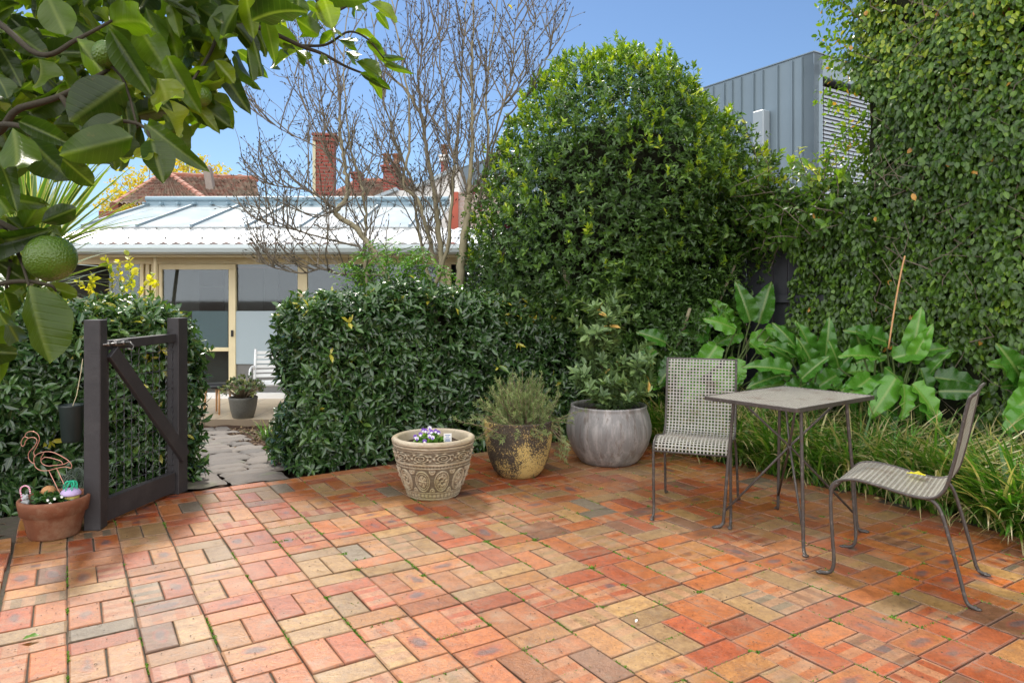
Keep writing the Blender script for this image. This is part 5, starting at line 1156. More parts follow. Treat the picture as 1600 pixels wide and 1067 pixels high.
# autumn tree far behind
e = empty('autumn_tree', P(255, 420, 26), 'distant tree with sparse golden autumn leaves above the tiled roof', 'tree'); OO = Vector(e.location)
parts = []; tw = MB(); rr = random.Random(4)
for i in range(95):
    x = rr.uniform(150, 365); yb = 330; top = 228 + 65 * abs((x - 280) / 110) ** 1.6 + rr.uniform(0, 60); a_ = P(255 + (x - 255) * .3, 360, 26) - OO; b_ = P(x, top, 26 + rr.uniform(-1.5, 1.5)) - OO
    m_ = a_.lerp(b_, .6) + Vector((rr.gauss(0, .15), 0, .1)); sp_ = spline([a_, m_, b_], 5); tw.tube(sp_, [.04, .035, .03, .026, .022, .018, .015, .012, .01, .008, .006][:len(sp_)], 4, cap=False)
    A_ = np.array([tuple(q) for q in sp_[5:]]); A_ = np.repeat(A_, 3, 0) + RNG.normal(0, .16, (len(A_) * 3, 3)); parts += shoots(A_, RNG.normal(size=A_.shape), 3, .12, .6, (.4, 1.4), .1)
leaves_obj('crown', parts, M['autumn'], e); tw.build('branches', M['twig'], e); MB().tube([(0, 0, -1), (0, 0, 2.5)], [.2, .1], 10).build('trunk', M['bark'], e)

# ---- arum lilies
arum_o = lambda t: (math.sin(math.pi * min(1, t ** .62)) ** .8) * (1 if t > .0 else .0) + (.35 * (1 - t / .12) if t < .12 else 0)
T_AR = leaf_grid(16, 8, arum_o, .12, .24, .050, 4)
T_AR2 = leaf_grid(16, 8, arum_o, -.08, .34, .05, 3)
def arum(loc, leaves_, label):
    e = empty('arum_lily', loc, label, 'plant', 'arum lilies below the wall'); parts = []; st_ = MB(); OO = Vector(loc)
    leaves_ = leaves_ + [(x + random.gauss(0, 14), y + random.uniform(5, 30), dY + random.uniform(-.1, .1), L * .8, ang + random.gauss(0, .7), tilt + .2, wd * .85) for x, y, dY, L, ang, tilt, wd in leaves_]
    for (x, y, dY, L, ang, tilt, wd) in leaves_:
        b_ = P(x, y, loc[1] + dY) - OO; d = np.array([[math.cos(ang), -tilt, math.sin(ang)]])
        N = np.array([[-math.sin(ang) * .35 + random.gauss(0, .2), -.8 + random.gauss(0, .15), .75 + random.gauss(0, .2)]])
        parts.append(place_leaves(np.array([tuple(b_)]), d, N, L, wd, T_AR if random.random() < .7 else T_AR2, np.array([random.random()])))
        base = Vector((random.gauss(0, .09), random.gauss(0, .05), 0)); mid = base.lerp(b_, .55) + Vector((0, .03, .12)); sp_ = spline([base, mid, b_], 6); st_.tube(sp_, [.011 - .0004 * i for i in range(len(sp_))], 6, cap=False)
    leaves_obj('leaves', parts, M['arum'], e, True); st_.build('stalks', M['green_bark'], e, True); return e
R_ = random.uniform
g1 = [(1172, 502, 0, .38, 1.9, .15, .19), (1186, 505, .05, .40, 1.35, .1, .21), (1196, 512, -.1, .38, -.05, .35, .20), (1040, 535, -.1, .28, 2.7, .3, .16), (1075, 545, 0, .34, 3.6, .35, .21), (1085, 515, .1, .33, .9, .3, .2), (1120, 540, -.1, .38, 4.0, .4, .2), (1140, 505, .1, .3, 2.2, .2, .18), (1105, 510, .1, .32, 2.6, .3, .2), (1060, 560, -.1, .3, 3.9, .4, .19), (1150, 560, -.1, .35, 4.4, .4, .2), (1170, 535, -.1, .3, 5.6, .4, .18), (1185, 590, -.1, .33, .2, .4, .2), (1125, 575, -.2, .34, 5.0, .4, .2), (1095, 590, -.1, .32, 4.3, .5, .2), (1035, 590, 0, .3, 3.0, .3, .17), (1160, 520, .1, .3, 3.3, .3, .17)]
arum(Vector((*P(1130, 600, 6.35).xy, 0)), g1, 'tallest arum lily with upright broad leaves behind the left steel chair')
g2 = [(1255, 565, 0, .36, 2.55, .2, .15), (1270, 560, .1, .34, 1.9, .2, .17), (1290, 560, 0, .34, 1.55, .2, .15), (1235, 580, -.2, .40, 2.9, .3, .15), (1275, 585, -.2, .34, 2.0, .35, .16), (1310, 585, -.1, .36, 3.5, .4, .17), (1320, 575, -.1, .34, .6, .4, .17), (1260, 600, -.2, .34, 3.4, .5, .15), (1300, 600, -.2, .34, 5.2, .5, .16), (1340, 598, -.2, .35, 5.6, .5, .16), (1245, 545, .1, .28, 2.2, .2, .14), (1225, 600, -.1, .3, 3.2, .4, .14)]
arum(Vector((*P(1275, 610, 5.75).xy, 0)), g2, 'middle arum lily clump with crinkled leaves right behind the table')
g3 = [(1385, 535, .1, .36, 2.75, .3, .17), (1375, 560, 0, .34, 2.9, .3, .17), (1395, 560, 0, .4, .35, .3, .17), (1425, 560, 0, .40, 1.5, .15, .16), (1437, 575, -.1, .34, 4.9, .3, .14), (1450, 575, 0, .40, .75, .3, .10), (1400, 590, -.2, .36, 3.9, .5, .18), (1360, 590, -.1, .34, 3.6, .5, .16), (1425, 600, -.2, .34, 5.3, .5, .17), (1460, 590, -.1, .36, -.1, .5, .17), (1380, 600, -.2, .32, 4.8, .5, .17), (1350, 560, .1, .28, 2.0, .3, .15)]
arum(Vector((*P(1405, 620, 5.3).xy, 0)), g3, 'arum lily clump with upright leaf at right of the table, below the bamboo stake')
arum(Vector((*P(1625, 620, 4.75).xy, 0)), [(1600, 600, 0, .34, 2.2, .3, .19), (1610, 590, .1, .34, 2.7, .3, .19), (1630, 590, 0, .34, 1.0, .3, .2), (1615, 615, -.1, .3, 3.6, .4, .17)], 'arum lily whose leaves just enter the picture at the right edge')
ra = MB().tube(spline([P(1388, 545, 5.25), P(1398, 480, 5.25), P(1408, 425, 5.25), P(1414, 400, 5.25)], 4), .0065, 7); o = ra.build('bamboo_stake', M['pale_wood'], None, True, origin=tuple(P(1388, 545, 5.25))); props(o, 'thin pale bamboo stake leaning against the climbing fig', 'stake')

# ---- lilyturf border
B = []; az = []; 
for i in range(430):
    v = random.uniform(.2, 5.45); u = random.uniform(4.36, 5.25) if v < 5 else random.uniform(4.1, 5.2)
    k = random.randint(20, 30); x, y = W(u, v)
    for _ in range(k): B.append((x + random.gauss(0, .03), y + random.gauss(0, .03), -.03)); az.append(random.uniform(0, 6.283))
B = np.array(B); az = np.array(az); n = len(B)
o = leaves_obj('lilyturf', blades(B, az, RNG.uniform(.40, .74, n), RNG.uniform(.05, .75, n), RNG.uniform(.7, 2.1, n), RNG.uniform(.0105, .017, n), 7, twist=.5), M['turf']); props(o, 'mass of narrow arching lilyturf leaves with straw tips along the right bed', 'ground cover', kind='stuff')
def strappy(loc, n, L, wd, label, mat, name='agapanthus'):
    e = empty(name, loc, label, 'plant'); B = RNG.normal(0, .04, (n, 3)); B[:, 2] = -.02
    leaves_obj('leaves', blades(B, RNG.uniform(0, 6.283, n), RNG.uniform(L * .7, L * 1.1, n), RNG.uniform(.1, .8, n), RNG.uniform(.5, 1.5, n), RNG.uniform(wd * .8, wd * 1.2, n), 9, rnd=RNG.random(n) * .8), mat, e)
    MB().lathe([(.001, .05), (.025, .04), (.035, .0), (.03, -.03)], 10).build('crown_base', M['green_bark'], e); return e
strappy(Vector((*W(4.40, 1.78), 0)), 64, .58, .030, 'agapanthus clump with broad bright straps at the right end of the bed', M['arum'])
strappy(Vector((*W(4.62, 2.55), 0)), 40, .5, .02, 'agapanthus clump behind the right-hand chair', M['arum'])
strappy(Vector((*P(470, 725, 5.75).xy, -.08)), 26, .26, .006, 'small grass tuft at the path edge by the hedge end', M['turf'], 'grass_tuft')
strappy(Vector((*P(415, 655, 7.6).xy, -.22)), 40, .28, .008, 'pale grass tuft beside the speckled pot', M['turf'], 'grass_tuft')

# ---- rosemary in the lichen pot
e = empty('rosemary', LP + Vector((0, 0, .35)), 'straggly rosemary bush with twiggy brown stems in the lichen pot', 'shrub'); tw = MB(); Ps = []; Ds = []; rs_ = []
rr = random.Random(12)
for i in range(270):
    a_ = rr.uniform(0, 6.283); el = rr.uniform(.1, 1.5); p = Vector((rr.gauss(0, .08), rr.gauss(0, .08), 0)); d = Vector((math.cos(a_) * math.sin(el), math.sin(a_) * math.sin(el), math.cos(el))); L = rr.uniform(.16, .36) * (1.2 if el < .5 else 1); k = 8; pts_ = [p]
    for j in range(k): d = (d + Vector((rr.gauss(0, .16), rr.gauss(0, .16), rr.gauss(.06 if el < .9 else -.06, .12)))).normalized(); pts_.append(pts_[-1] + d * L / k)
    tw.tube(pts_, [.0028 - .0002 * j for j in range(k + 1)], 4, cap=False)
    dead = rr.random() < .35 and p.x < .05
    for j in range(3 if not dead else 7, k + 1):
        for _ in range(1): Ps.append(tuple(pts_[j])); Ds.append(tuple(d)); rs_.append(rr.random())
for k in range(5):     # stems trailing over the rim at right
    s_ = [Vector((.2, -.02 * k, .04)), Vector((.29, -.04 * k, .02 - .02 * k)), Vector((.31 + .01 * k, -.05 * k, -.10)), Vector((.27 + .015 * k, -.05 * k, -.20))]; tw.tube(spline(s_, 5), .0022, 4, cap=False)
    for q in spline(s_, 3)[4:]: Ps.append(tuple(q)); Ds.append((0.3, 0, -1)); rs_.append(rr.random())
Ps, Ds, rs_ = map(np.array, (Ps, Ds, rs_)); parts = shoots(Ps, Ds, 9, .024, .2, (.35, 1.2), .03, tmpl=T_SMALL, rnd=rs_) + shoots(Ps + RNG.normal(0, .01, Ps.shape), Ds, 6, .02, .17, (.35, 1.2), .03, tmpl=T_SMALL, rnd=rs_)
leaves_obj('leaves', parts, M['rosemary'], e); tw.build('stems', simple('rosemary_stem', (.24, .15, .11), .85), e)
# ---- bay shrub in the glazed pot
e = empty('bay_shrub', GP + Vector((0, 0, .38)), 'young bay shrub with grey-green whorled leaves in the big glazed pot', 'shrub'); tw = MB(); Ps = []; Ds = []; rr = random.Random(9)
def cane(pts_, r, every=.05, start=2, sub=True):
    sp_ = spline(pts_, 6); tw.tube(sp_, [r * (1 - .6 * i / len(sp_)) for i in range(len(sp_))], 6)
    for i in range(start, len(sp_)):
        t = (sp_[i] - sp_[i - 1]).normalized(); Ps.append(tuple(sp_[i])); Ds.append(tuple(t))
        if sub and rr.random() < .8:
            a_ = rr.uniform(0, 6.283); d = Vector((math.cos(a_), math.sin(a_), .65)).normalized(); L = rr.uniform(.09, .23); q = sp_[i] + d * L; tw.tube([sp_[i], sp_[i] + d * L * .5, q], .0025, 4, cap=False)
            for f_ in (.45, .75, 1): Ps.append(tuple(sp_[i] + d * L * f_)); Ds.append(tuple(d + Vector((0, 0, .3))))
V_ = Vector
cane([V_((-.03, 0, 0)), V_((-.045, 0, .25)), V_((-.05, .0, .5)), V_((-.04, 0, .72)), V_((-.06, 0, .84))], .009, start=4)
cane([V_((-.05, 0, .45)), V_((.0, 0, .6)), V_((.04, 0, .76))], .006); cane([V_((-.05, 0, .35)), V_((-.13, .02, .5)), V_((-.15, 0, .62))], .006)
cane([V_((.03, 0, 0)), V_((.10, -.02, .15)), V_((.20, 0, .30)), V_((.30, 0, .38))], .007); cane([V_((0, 0, 0)), V_((-.12, -.05, .12)), V_((-.22, 0, .28))], .006)
cane([V_((.03, .05, 0)), V_((.08, .08, .25)), V_((.12, .05, .45))], .006); cane([V_((.05, -.05, 0)), V_((.12, -.12, .08)), V_((.22, -.15, .18))], .005); cane([V_((.05, .0, 0)), V_((.18, -.03, .10)), V_((.33, 0, .24))], .005); cane([V_((-.02, -.05, 0)), V_((-.05, -.12, .12)), V_((-.06, -.16, .26))], .005)
Ps = np.array(Ps); rnd = RNG.random(len(Ps)) * .9; rnd[RNG.random(len(Ps)) < .01] = 1
leaves_obj('leaves', shoots(Ps, np.array(Ds), 6, .074, .38, (.5, 1.3), .03, rnd=rnd), M['bay'], e); tw.build('stems', M['dark_bark'], e, True)
# ---- jade plant
e = empty('jade_plant', JP + Vector((0, 0, .26)), 'jade plant with thick pale stems and fleshy leaves in the speckled pot', 'plant'); tw = MB(); Ps = []; rr = random.Random(2)
for i in range(42):
    a_ = i * 2.4; el = .25 + .95 * (i / 42); d = Vector((math.cos(a_) * math.sin(el), math.sin(a_) * math.sin(el), math.cos(el) * .8)); L = rr.uniform(.28, .36); q = d * L; tw.tube([Vector((0, 0, -.02)) + d * .04, d * L * .55 + Vector((0, 0, .02)), q], [.014, .010, .007], 6); Ps.append(tuple(q)); Ps.append(tuple(q + Vector((rr.gauss(0, .03), rr.gauss(0, .03), rr.gauss(0, .02))))); Ps.append(tuple(d * L * .85 + Vector((rr.gauss(0, .03), rr.gauss(0, .03), .0))))
Ps = np.array(Ps); leaves_obj('leaves', shoots(Ps, Ps * 1.0, 8, .036, .6, (.3, 1.3), .03, rnd=RNG.random(len(Ps))), leaf_mat('jade_leaf', [(0, (.05, .10, .03)), (.6, (.13, .20, .06)), (1, (.32, .30, .10))], rough=.3, trans=.1, midrib=0), e); tw.build('stems', simple('jade_stem', (.34, .27, .18), .8), e, True)
# ---- violas and their tag in the carved pot
e = empty('viola_plant', CP + Vector((-.02, -.05, .33)), 'small viola with purple and white flowers in the carved pot', 'flower')
n = 170; a_ = RNG.uniform(0, 6.283, n); r = RNG.uniform(0, 1, n) ** .5 * .095; Ps = np.stack([r * np.cos(a_), r * np.sin(a_) * .8, .01 + .055 * (1 - (r / .1) ** 2) * RNG.random(n) + .01], 1)
leaves_obj('leaves', shoots(Ps, Ps + np.array([0, 0, .05]), 4, .030, .45, (.4, 1.3), .02), M['bright'], e)
pet = simple('viola_petal_purple', (.22, .10, .50), .6, .4, 60, .1); pw = simple('viola_petal_white', (.80, .76, .85), .6, .05)
for i, (x, y, z) in enumerate([(-.075, -.05, .055), (-.05, -.06, .085), (-.02, -.04, .105), (.0, -.03, .09), (.02, -.05, .10), (.045, -.03, .10), (.03, -.07, .065), (-.02, -.085, .045), (-.09, -.01, .06), (.0, .02, .11), (.06, .0, .085), (-.04, .0, .10), (.01, -.075, .075)]):
    az = np.array([1.57, .6, 2.54, -.4, 3.54]) + random.gauss(0, .15); s_ = .013; C0 = np.tile(np.array([x, y, z]), (5, 1)); D = np.stack([np.cos(az), np.full(5, -.25), np.sin(az)], 1)
    pl = place_leaves(C0, D, np.tile([0, -1., .3], (5, 1)), s_ * 1.15, s_ * 1.1, T_LEAF); fl_o = leaves_obj('flower', pl, pet if i % 3 else pw, e)
    leaves_obj('lip', place_leaves(np.array([[x, y - .003, z]]), np.array([[0, -.3, -1.]]), np.array([[0, -1., .3]]), s_ * 1.2, s_ * 1.3, T_LEAF), pw if i % 3 else pet, fl_o)
    MB().tube([(x * .6, y * .6, 0), (x, y + .004, z)], .0012, 4).build('stalk', M['green_bark'], e)
tg = empty('plant_tag', CP + Vector((.10, -.06, .33)), 'white plastic plant label standing behind the violas in the carved pot', 'tag', rz=.1)
MB().box((0, 0, .045), (.052, .0016, .07), bev=.0006).build('plate', M['render_white'], tg)
mb = MB(); [mb.box((0, -.0014, z), (w_, .0006, .004)) for z, w_ in ((.068, .035), (.058, .02), (.046, .038), (.038, .03), (.030, .036))]; mb.build('print', simple('tag_print', (.12, .2, .45), .6), tg)
# ---- strawberry-like greens in the terracotta pot, silvery herb behind it
e = empty('bedding_plant', TP + Vector((.02, -.04, .18)), 'low dark green bedding plant with tiny white flowers in the terracotta pot', 'plant')
n = 90; a_ = RNG.uniform(0, 6.283, n); r = RNG.uniform(0, 1, n) ** .5 * .10; Ps = np.stack([r * np.cos(a_), r * np.sin(a_) * .7, .012 + .03 * RNG.random(n)], 1)
leaves_obj('leaves', shoots(Ps, Ps * .5 + np.array([0, 0, .05]), 4, .034, .6, (.6, 1.4), .01), leaf_mat('bedding_leaf', [(0, (.02, .07, .02)), (1, (.07, .17, .03))], trans=.2), e)
for (x, y, z) in ((.06, -.08, .05), (.085, -.06, .055), (.03, -.09, .045), (.05, -.10, .03)): leaves_obj('flower', place_leaves(np.tile([x, y, z], (5, 1)), np.stack([np.cos(np.arange(5) * 1.257), np.full(5, -.4), np.sin(np.arange(5) * 1.257)], 1), np.tile([0, -1., .2], (5, 1)), .009, .008, T_LEAF), M['render_white'], e)
e = empty('lavender_plant', Vector((-2.60, 4.22, 0)), 'silvery narrow-leaved lavender low behind the terracotta pot', 'plant'); n = 50; Ps = np.stack([RNG.normal(0, .08, n), RNG.normal(0, .05, n), RNG.uniform(.05, .25, n)], 1)
leaves_obj('leaves', shoots(Ps, np.tile([0, 0, 1.], (n, 1)) + RNG.normal(0, .4, (n, 3)), 10, .05, .10, (.3, 1.1), .06), leaf_mat('silver_leaf', [(0, (.12, .16, .13)), (1, (.26, .31, .27))], rough=.7, trans=.1, midrib=0), e)
MB().tube([(0, 0, 0), (.02, 0, .12)], .006, 6).build('stem', M['dark_bark'], e)

# ---- lemon tree reaching in from the left
e = empty('lemon_tree', (-1.75, 1.25, 0), 'leafy lemon tree with green fruit overhanging the top left corner', 'tree'); OO = Vector(e.location)
T_LM = leaf_grid(10, 6, lambda t: (math.sin(math.pi * t ** .85)) ** .62 * (1 - .12 * t) if 0 < t < 1 else 0, .20, .26, .045, 2)
T_LM2 = leaf_grid(10, 6, lambda t: (math.sin(math.pi * t ** .9)) ** .66 if 0 < t < 1 else 0, .22, -.12, .03, 2.5)
T_LM3 = leaf_grid(10, 6, lambda t: (math.sin(math.pi * t ** .8)) ** .58 * (1 - .1 * t) if 0 < t < 1 else 0, .10, .55, .06, 3)
HL = [  # base x, y, tip x, y, width px, distance, colour, facing (+ top side to camera, - underside)
 (170,37,272,14,62,1.05,.70,-1),(172,45,242,150,42,.98,.30,1),(216,42,262,114,52,1.1,.68,-1),(120,60,174,138,50,1.0,.66,-1),(262,88,308,172,38,1.05,.55,1),(246,122,290,200,58,1.0,.80,-1),(226,125,257,162,30,1.05,.30,1),(193,160,208,212,26,1.0,.25,1),(230,195,288,244,34,.95,.32,1),(237,220,254,292,48,.92,.30,1),(232,214,218,286,42,.93,.86,-1),(208,214,92,242,62,.9,.42,-1),(195,130,110,190,76,.97,.05,-1),(192,185,125,216,44,.95,.02,-1),(30,190,112,224,34,.88,.15,1),(44,214,104,284,66,.9,.10,-1),(97,248,155,298,36,.9,.25,1),(20,200,36,282,58,.85,.62,-1),(-6,248,30,292,30,.85,.35,1),(60,92,78,152,44,1.05,.60,-1),(20,48,62,84,44,1.1,.15,-1),(74,-6,106,62,56,1.05,.62,-1),(-6,120,24,160,30,1.0,.3,-1),
 (312,40,368,44,30,1.25,.45,-1),(322,0,298,44,28,1.3,.35,-1),(345,52,384,88,34,1.25,.5,-1),(334,94,372,134,28,1.2,.72,-1),(322,106,332,142,20,1.25,.45,-1),(386,74,392,126,18,1.2,.4,-1),(298,128,326,170,32,1.15,.72,-1),(384,-8,396,58,32,1.2,.82,-1),(360,20,376,60,20,1.3,.1,-1),(280,60,322,108,34,1.25,.2,-1),(300,80,316,122,26,1.3,.15,-1),(340,8,352,46,22,1.3,.5,-1),
 (419,40,470,84,32,1.3,.66,-1),(505,-4,522,42,42,1.3,.78,-1),(464,-8,470,34,30,1.32,.45,-1),(462,30,496,56,30,1.32,.62,-1),(462,78,490,102,24,1.3,.74,-1),(538,80,568,100,20,1.35,.7,-1),(528,62,570,72,20,1.35,.76,-1),(578,64,600,92,20,1.35,.66,-1),(556,96,606,121,26,1.32,.45,-1),(602,90,624,92,12,1.35,.6,-1),(604,98,638,114,13,1.35,.7,-1),(562,114,610,142,15,1.35,.3,1),(577,124,597,148,18,1.35,.72,-1),(578,6,629,33,22,1.35,.8,-1),(549,-4,566,32,24,1.35,.72,-1),(400,48,427,92,20,1.3,.4,-1),(502,84,514,114,15,1.3,.6,-1),(556,50,590,61,12,1.35,.72,-1),(396,62,412,112,22,1.25,.6,-1),(430,6,452,48,24,1.3,.66,-1),(478,4,500,20,16,1.35,.6,-1),(440,60,456,90,14,1.35,.45,-1),(518,40,530,66,16,1.35,.8,-1),(590,20,606,44,14,1.38,.6,-1),(522,50,500,78,16,1.35,.68,-1),
 (64,348,127,322,34,.98,.25,-1),(85,452,110,518,46,.96,.72,-1),(45,446,68,568,80,.92,.52,-1),(-8,300,22,350,30,.95,.6,-1),(-4,360,24,410,34,.95,.5,-1),(30,400,16,450,34,1.0,.35,-1),(70,360,96,368,18,1.0,.5,-1),(4,455,28,500,24,.95,.25,1),(-6,480,14,520,30,.95,.5,-1),(45,442,-4,410,30,1.0,.3,1),(36,448,0,470,22,1.0,.6,1),(30,368,72,300,36,1.02,.5,-1),(10,340,62,384,30,1.0,.3,-1),(0,300,46,330,32,1.02,.65,-1),(20,440,60,420,26,1.0,.55,-1),(95,455,66,500,24,1.0,.4,-1),(-10,420,30,396,30,1.02,.7,-1),(60,384,96,352,28,1.04,.6,-1),(10,500,36,548,30,1.0,.5,-1),(70,446,118,462,24,1.0,.75,-1)]
rr = random.Random(21); parts = []
def lleaf(x0, y0, x1, y1, wpx, Yd, col, face, wob=.25):
    a_ = P(x0, y0, Yd); b_ = P(x1, y1, Yd * (1 + rr.uniform(-.05, .05))); D = b_ - a_; L = D.length
    view = Vector((a_.x, a_.y, a_.z - H)).normalized() * -1
    N = (view * face + Vector((rr.gauss(0, wob), rr.gauss(0, wob), rr.gauss(.1, wob)))).normalized()
    tm = rr.choice([T_LM, T_LM, T_LM2, T_LM3])
    parts.append(place_leaves(np.array([tuple(a_ - OO)]), np.array([tuple(D)]), np.array([tuple(N)]), L, wpx * Yd / F, tm, np.array([min(1, max(0, col + rr.gauss(0, .06)))])))
for t in HL: lleaf(*t)
# twigs the leaves hang on
tw = MB()
def lb(pts_, r0, r1):
    sp_ = spline([P(x, y, Yd) - OO for x, y, Yd in pts_], 6); m_ = len(sp_); tw.tube(sp_, [r0 + (r1 - r0) * i / (m_ - 1) for i in range(m_)], 8); return sp_
LB = [([(-420, -60, 1.5), (-200, -40, 1.3), (-30, 20, 1.1), (60, 85, 1.02), (120, 62, 1.02), (180, 30, 1.05)], .007, .002), ([(-300, 0, 1.4), (-60, 200, 1.05), (30, 170, .98), (95, 150, .98), (160, 115, 1.0), (200, 95, 1.05)], .007, .002),
 ([(95, 150, .98), (130, 195, .97), (195, 190, .96), (226, 200, .95), (236, 222, .93)], .004, .0015), ([(120, 62, 1.02), (170, 100, 1.0), (195, 130, 1.0), (215, 200, .96)], .003, .0015),
 ([(-100, -120, 1.5), (150, -80, 1.35), (300, -10, 1.28), (345, 40, 1.27), (400, 42, 1.3), (470, 72, 1.32), (505, 85, 1.33), (540, 104, 1.35), (575, 118, 1.36)], .007, .002), ([(470, 72, 1.32), (510, 70, 1.34), (545, 50, 1.35), (575, 62, 1.36), (600, 92, 1.36)], .003, .0015), ([(250, -80, 1.35), (400, -50, 1.32), (480, -20, 1.33), (510, 20, 1.34), (560, 0, 1.36), (590, -10, 1.37)], .006, .002),
 ([(345, 40, 1.27), (330, 80, 1.24), (305, 120, 1.18), (295, 132, 1.16)], .004, .0015), ([(-300, 200, 1.3), (-60, 320, 1.0), (0, 348, .97), (40, 368, .97), (72, 388, .97)], .006, .0025), ([(-200, 420, 1.2), (-20, 400, 1.0), (15, 395, 1.0), (10, 450, .97)], .0045, .002), ([(-60, 460, 1.0), (20, 440, .95), (75, 445, .95), (88, 455, .96)], .004, .0015), ([(0, 348, .97), (30, 400, .98), (45, 446, .93)], .004, .0015), ([(-60, 200, 1.05), (20, 195, .9), (48, 212, .9)], .005, .002)]
ends = []
for pts_, r0, r1 in LB: ends += [(q, r1) for q in lb(pts_, r0, r1)[6:]]
tw.tube(spline([(0, 0, -.1), (.02, .05, .6), (-.05, .08, 1.2), (.0, .1, 1.75)], 5), [.055 - .0015 * i for i in range(16)], 12)
for (x, y, Yd) in ((-420, -60, 1.5), (-300, 0, 1.4), (-100, -120, 1.5), (-300, 200, 1.3), (-200, 420, 1.2)): tw.tube(spline([(-.03, .09, 1.3), tuple((P(x, y, Yd) - OO) * .6 + Vector((-.1, .0, .5))), tuple(P(x, y, Yd) - OO)], 6), [.018, .017, .016, .015, .014, .013, .012, .011, .010, .009, .008, .0075, .007][:13], 8)
tw.build('branches', M['dark_bark'], e, True)
# leaves further into the crown
cnt = 0
def inpoly(x, y):
    if x < 330: return y < 215 - .35 * max(0, x - 190) + 20 * math.sin(x * .05)
    return y < 105 - .25 * (x - 330)
while cnt < 900:
    x = rr.uniform(-160, 400) if rr.random() < .88 else rr.uniform(300, 560); y = rr.uniform(-180, 230)
    if not inpoly(x, y): continue
    if x > 330 and rr.random() < .5: continue
    Yd = rr.uniform(1.15, 2.1); a_ = rr.gauss(-.9, .9); Lp = rr.uniform(.055, .10) * F / Yd; lleaf(x, y, x + Lp * math.cos(a_), y - Lp * math.sin(a_), Lp * rr.uniform(.42, .55), Yd, rr.uniform(0, .85), rr.choice([-1, -1, 1]), .5); cnt += 1
for i in range(150):          # left fringe, lower
    x = rr.uniform(-260, -10); y = rr.uniform(200, 560); Yd = rr.uniform(.95, 1.6); a_ = rr.gauss(-1, .9); Lp = rr.uniform(.06, .10) * F / Yd; lleaf(x, y, x + Lp * math.cos(a_), y - Lp * math.sin(a_), Lp * .5, Yd, rr.uniform(0, .9), -1, .5)
for i in range(420):           # crown round the trunk, mostly outside the view
    p = Vector((rr.gauss(-1.7, .45), rr.gauss(1.5, .5), rr.gauss(2.15, .35))); 
    if p.y < .5 or (abs(p.x / p.y) < .74 and p.z < 1.9): continue
    D = Vector((rr.gauss(0, 1), rr.gauss(0, 1), rr.gauss(-.4, .5))); parts.append(place_leaves(np.array([tuple(p - OO)]), np.array([tuple(D)]), np.array([[rr.gauss(0, .4), rr.gauss(0, .4), 1]]), .09, .045, T_LM, np.array([rr.random() * .8])))
leaves_obj('leaves', parts, M['lemon'], e, True)
def lemon(x, y, rpx, Yd, tilt, sz=1.0):
    r = rpx * Yd / F; prof_ = [(max(.0005, r * math.sin(math.pi * i / 24) ** .9), -r * .95 * math.cos(math.pi * i / 24) * 1.0 - (.10 * r * math.exp(-((i) / 1.6) ** 2))) for i in range(25)]
    mb = MB().lathe(prof_, 32); o = mb.build('lemon', M['lemon_skin'], e, True); o.location = P(x, y, Yd) - OO; o.rotation_euler = (tilt, .2, 0)
    MB().lathe([(.001, r * .93), (r * .12, r * .95), (r * .10, r * 1.0), (r * .05, r * 1.08), (.001, r * 1.1)], 8).build('calyx', M['green_bark'], o)
lemon(79, 403, 37, .97, .15); lemon(168, 85, 22, 1.0, .3); lemon(312, 150, 18, 1.2, .3)

# ---- moss in the joints, litter, leaf debris
MO = []; rr = random.Random(31)
for c_ in range(1, 20):
    u = U0 + c_ * MOD; v = .8
    while v < 5:
        if rr.random() < .40 + .40 * (c_ in (7, 8, 9, 12, 13, 15)): 
            ln = rr.uniform(.02, .16)
            for _ in range(int(ln * 230)): MO.append((u + rr.gauss(0, .0028), v + rr.uniform(0, ln)))
        v += rr.uniform(.1, .35)
for i in range(340):
    c_ = rr.randint(5, 19); u = U0 + c_ * MOD; k = rr.randint(-12, 12); v = V0 + k * MOD; 
    if rr.random() < .8 and 0.6 < v < 5: [MO.append((u + rr.uniform(0, .2), v + rr.gauss(0, .003))) for _ in range(rr.randint(3, 14))]
for i in range(46):
    u0_, v0_ = U0 + rr.randint(5, 19) * MOD, V0 + rr.randint(-9, 10) * MOD / 2; [MO.append((u0_ + rr.gauss(0, .012), v0_ + rr.gauss(0, .008))) for _ in range(26)]
MO = np.array(MO); n = len(MO); x, y = MO[:, 0] * CT - MO[:, 1] * ST, MO[:, 0] * ST + MO[:, 1] * CT
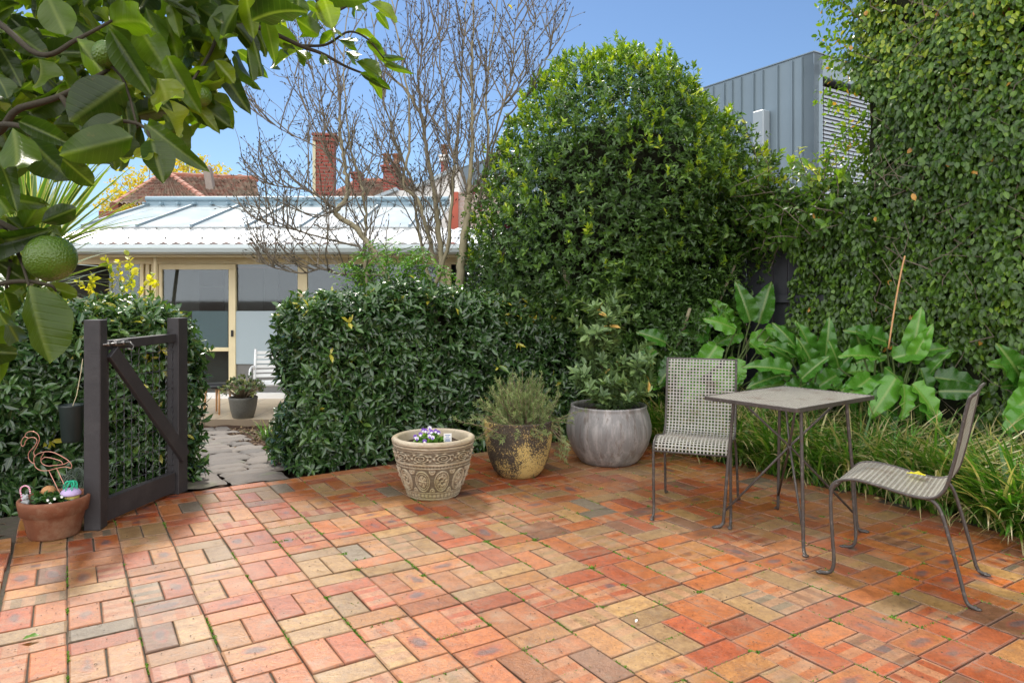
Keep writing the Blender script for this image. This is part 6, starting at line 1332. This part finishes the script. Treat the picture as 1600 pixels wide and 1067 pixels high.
Ps = np.stack([x, y, np.full(n, -.004)], 1); o = leaves_obj('joint_moss', shoots(Ps, np.tile([0, 0, 1.], (n, 1)), 3, .009, .6, (.4, 1.3), .004, tmpl=T_SMALL), M['moss']); props(o, 'bright green moss and tiny weeds in the brick joints', 'moss', kind='stuff')
n = 3600; u = RNG.uniform(-.2, 4.4, n); v = RNG.uniform(.8, 5.1, n); Pw = uvw(u, v, np.full(n, .0035)); a_ = RNG.uniform(0, 6.283, n)
o = leaves_obj('debris', place_leaves(Pw, np.stack([np.cos(a_), np.sin(a_), RNG.normal(0, .15, n)], 1), np.tile([0, 0, 1.], (n, 1)), RNG.uniform(.004, .012, n), RNG.uniform(.003, .007, n), T_SMALL), simple('dark_debris', (.05, .035, .02), .9)); props(o, 'tiny dark seeds and crumbs scattered over the bricks', 'debris', kind='stuff')
# mulch chips and dead leaves on the beds
n = 5200; k = n // 4
u = np.concatenate([RNG.uniform(1.3, 2.1, k), RNG.uniform(-2.5, .7, k), RNG.uniform(4.35, 4.75, k), RNG.uniform(-1.1, -.33, k)]); v = np.concatenate([RNG.uniform(6.0, 9.3, k), RNG.uniform(4.7, 5.3, k), RNG.uniform(.2, 5.2, k), RNG.uniform(1.5, 5.1, k)])
Pw = uvw(u, v, u * 0); Pw[:, 2] = gz(Pw[:, 0], Pw[:, 1]) - .02 + RNG.uniform(0, .02, n); keep = ~((u > -.3) & (u < .7) & (v < 5.12)); Pw = Pw[keep]; n = len(Pw); a_ = RNG.uniform(0, 6.283, n)
lm = leaf_mat('leaf_litter', [(0, (.05, .03, .02)), (.5, (.13, .075, .04)), (.9, (.28, .18, .09)), (1, (.40, .30, .12))], rough=.8, trans=.05, midrib=0)
o = leaves_obj('leaf_litter', place_leaves(Pw, np.stack([np.cos(a_), np.sin(a_), RNG.normal(0, .35, n)], 1), np.tile([0, 0, 1.], (n, 1)) + RNG.normal(0, .4, (n, 3)), RNG.uniform(.02, .055, n), RNG.uniform(.012, .028, n), T_LEAF), lm); props(o, 'brown fallen leaves and bark chips on the garden beds', 'leaf litter', kind='stuff')
n = 260; u = RNG.uniform(-.2, .1, n); v = RNG.uniform(1.7, 2.5, n)
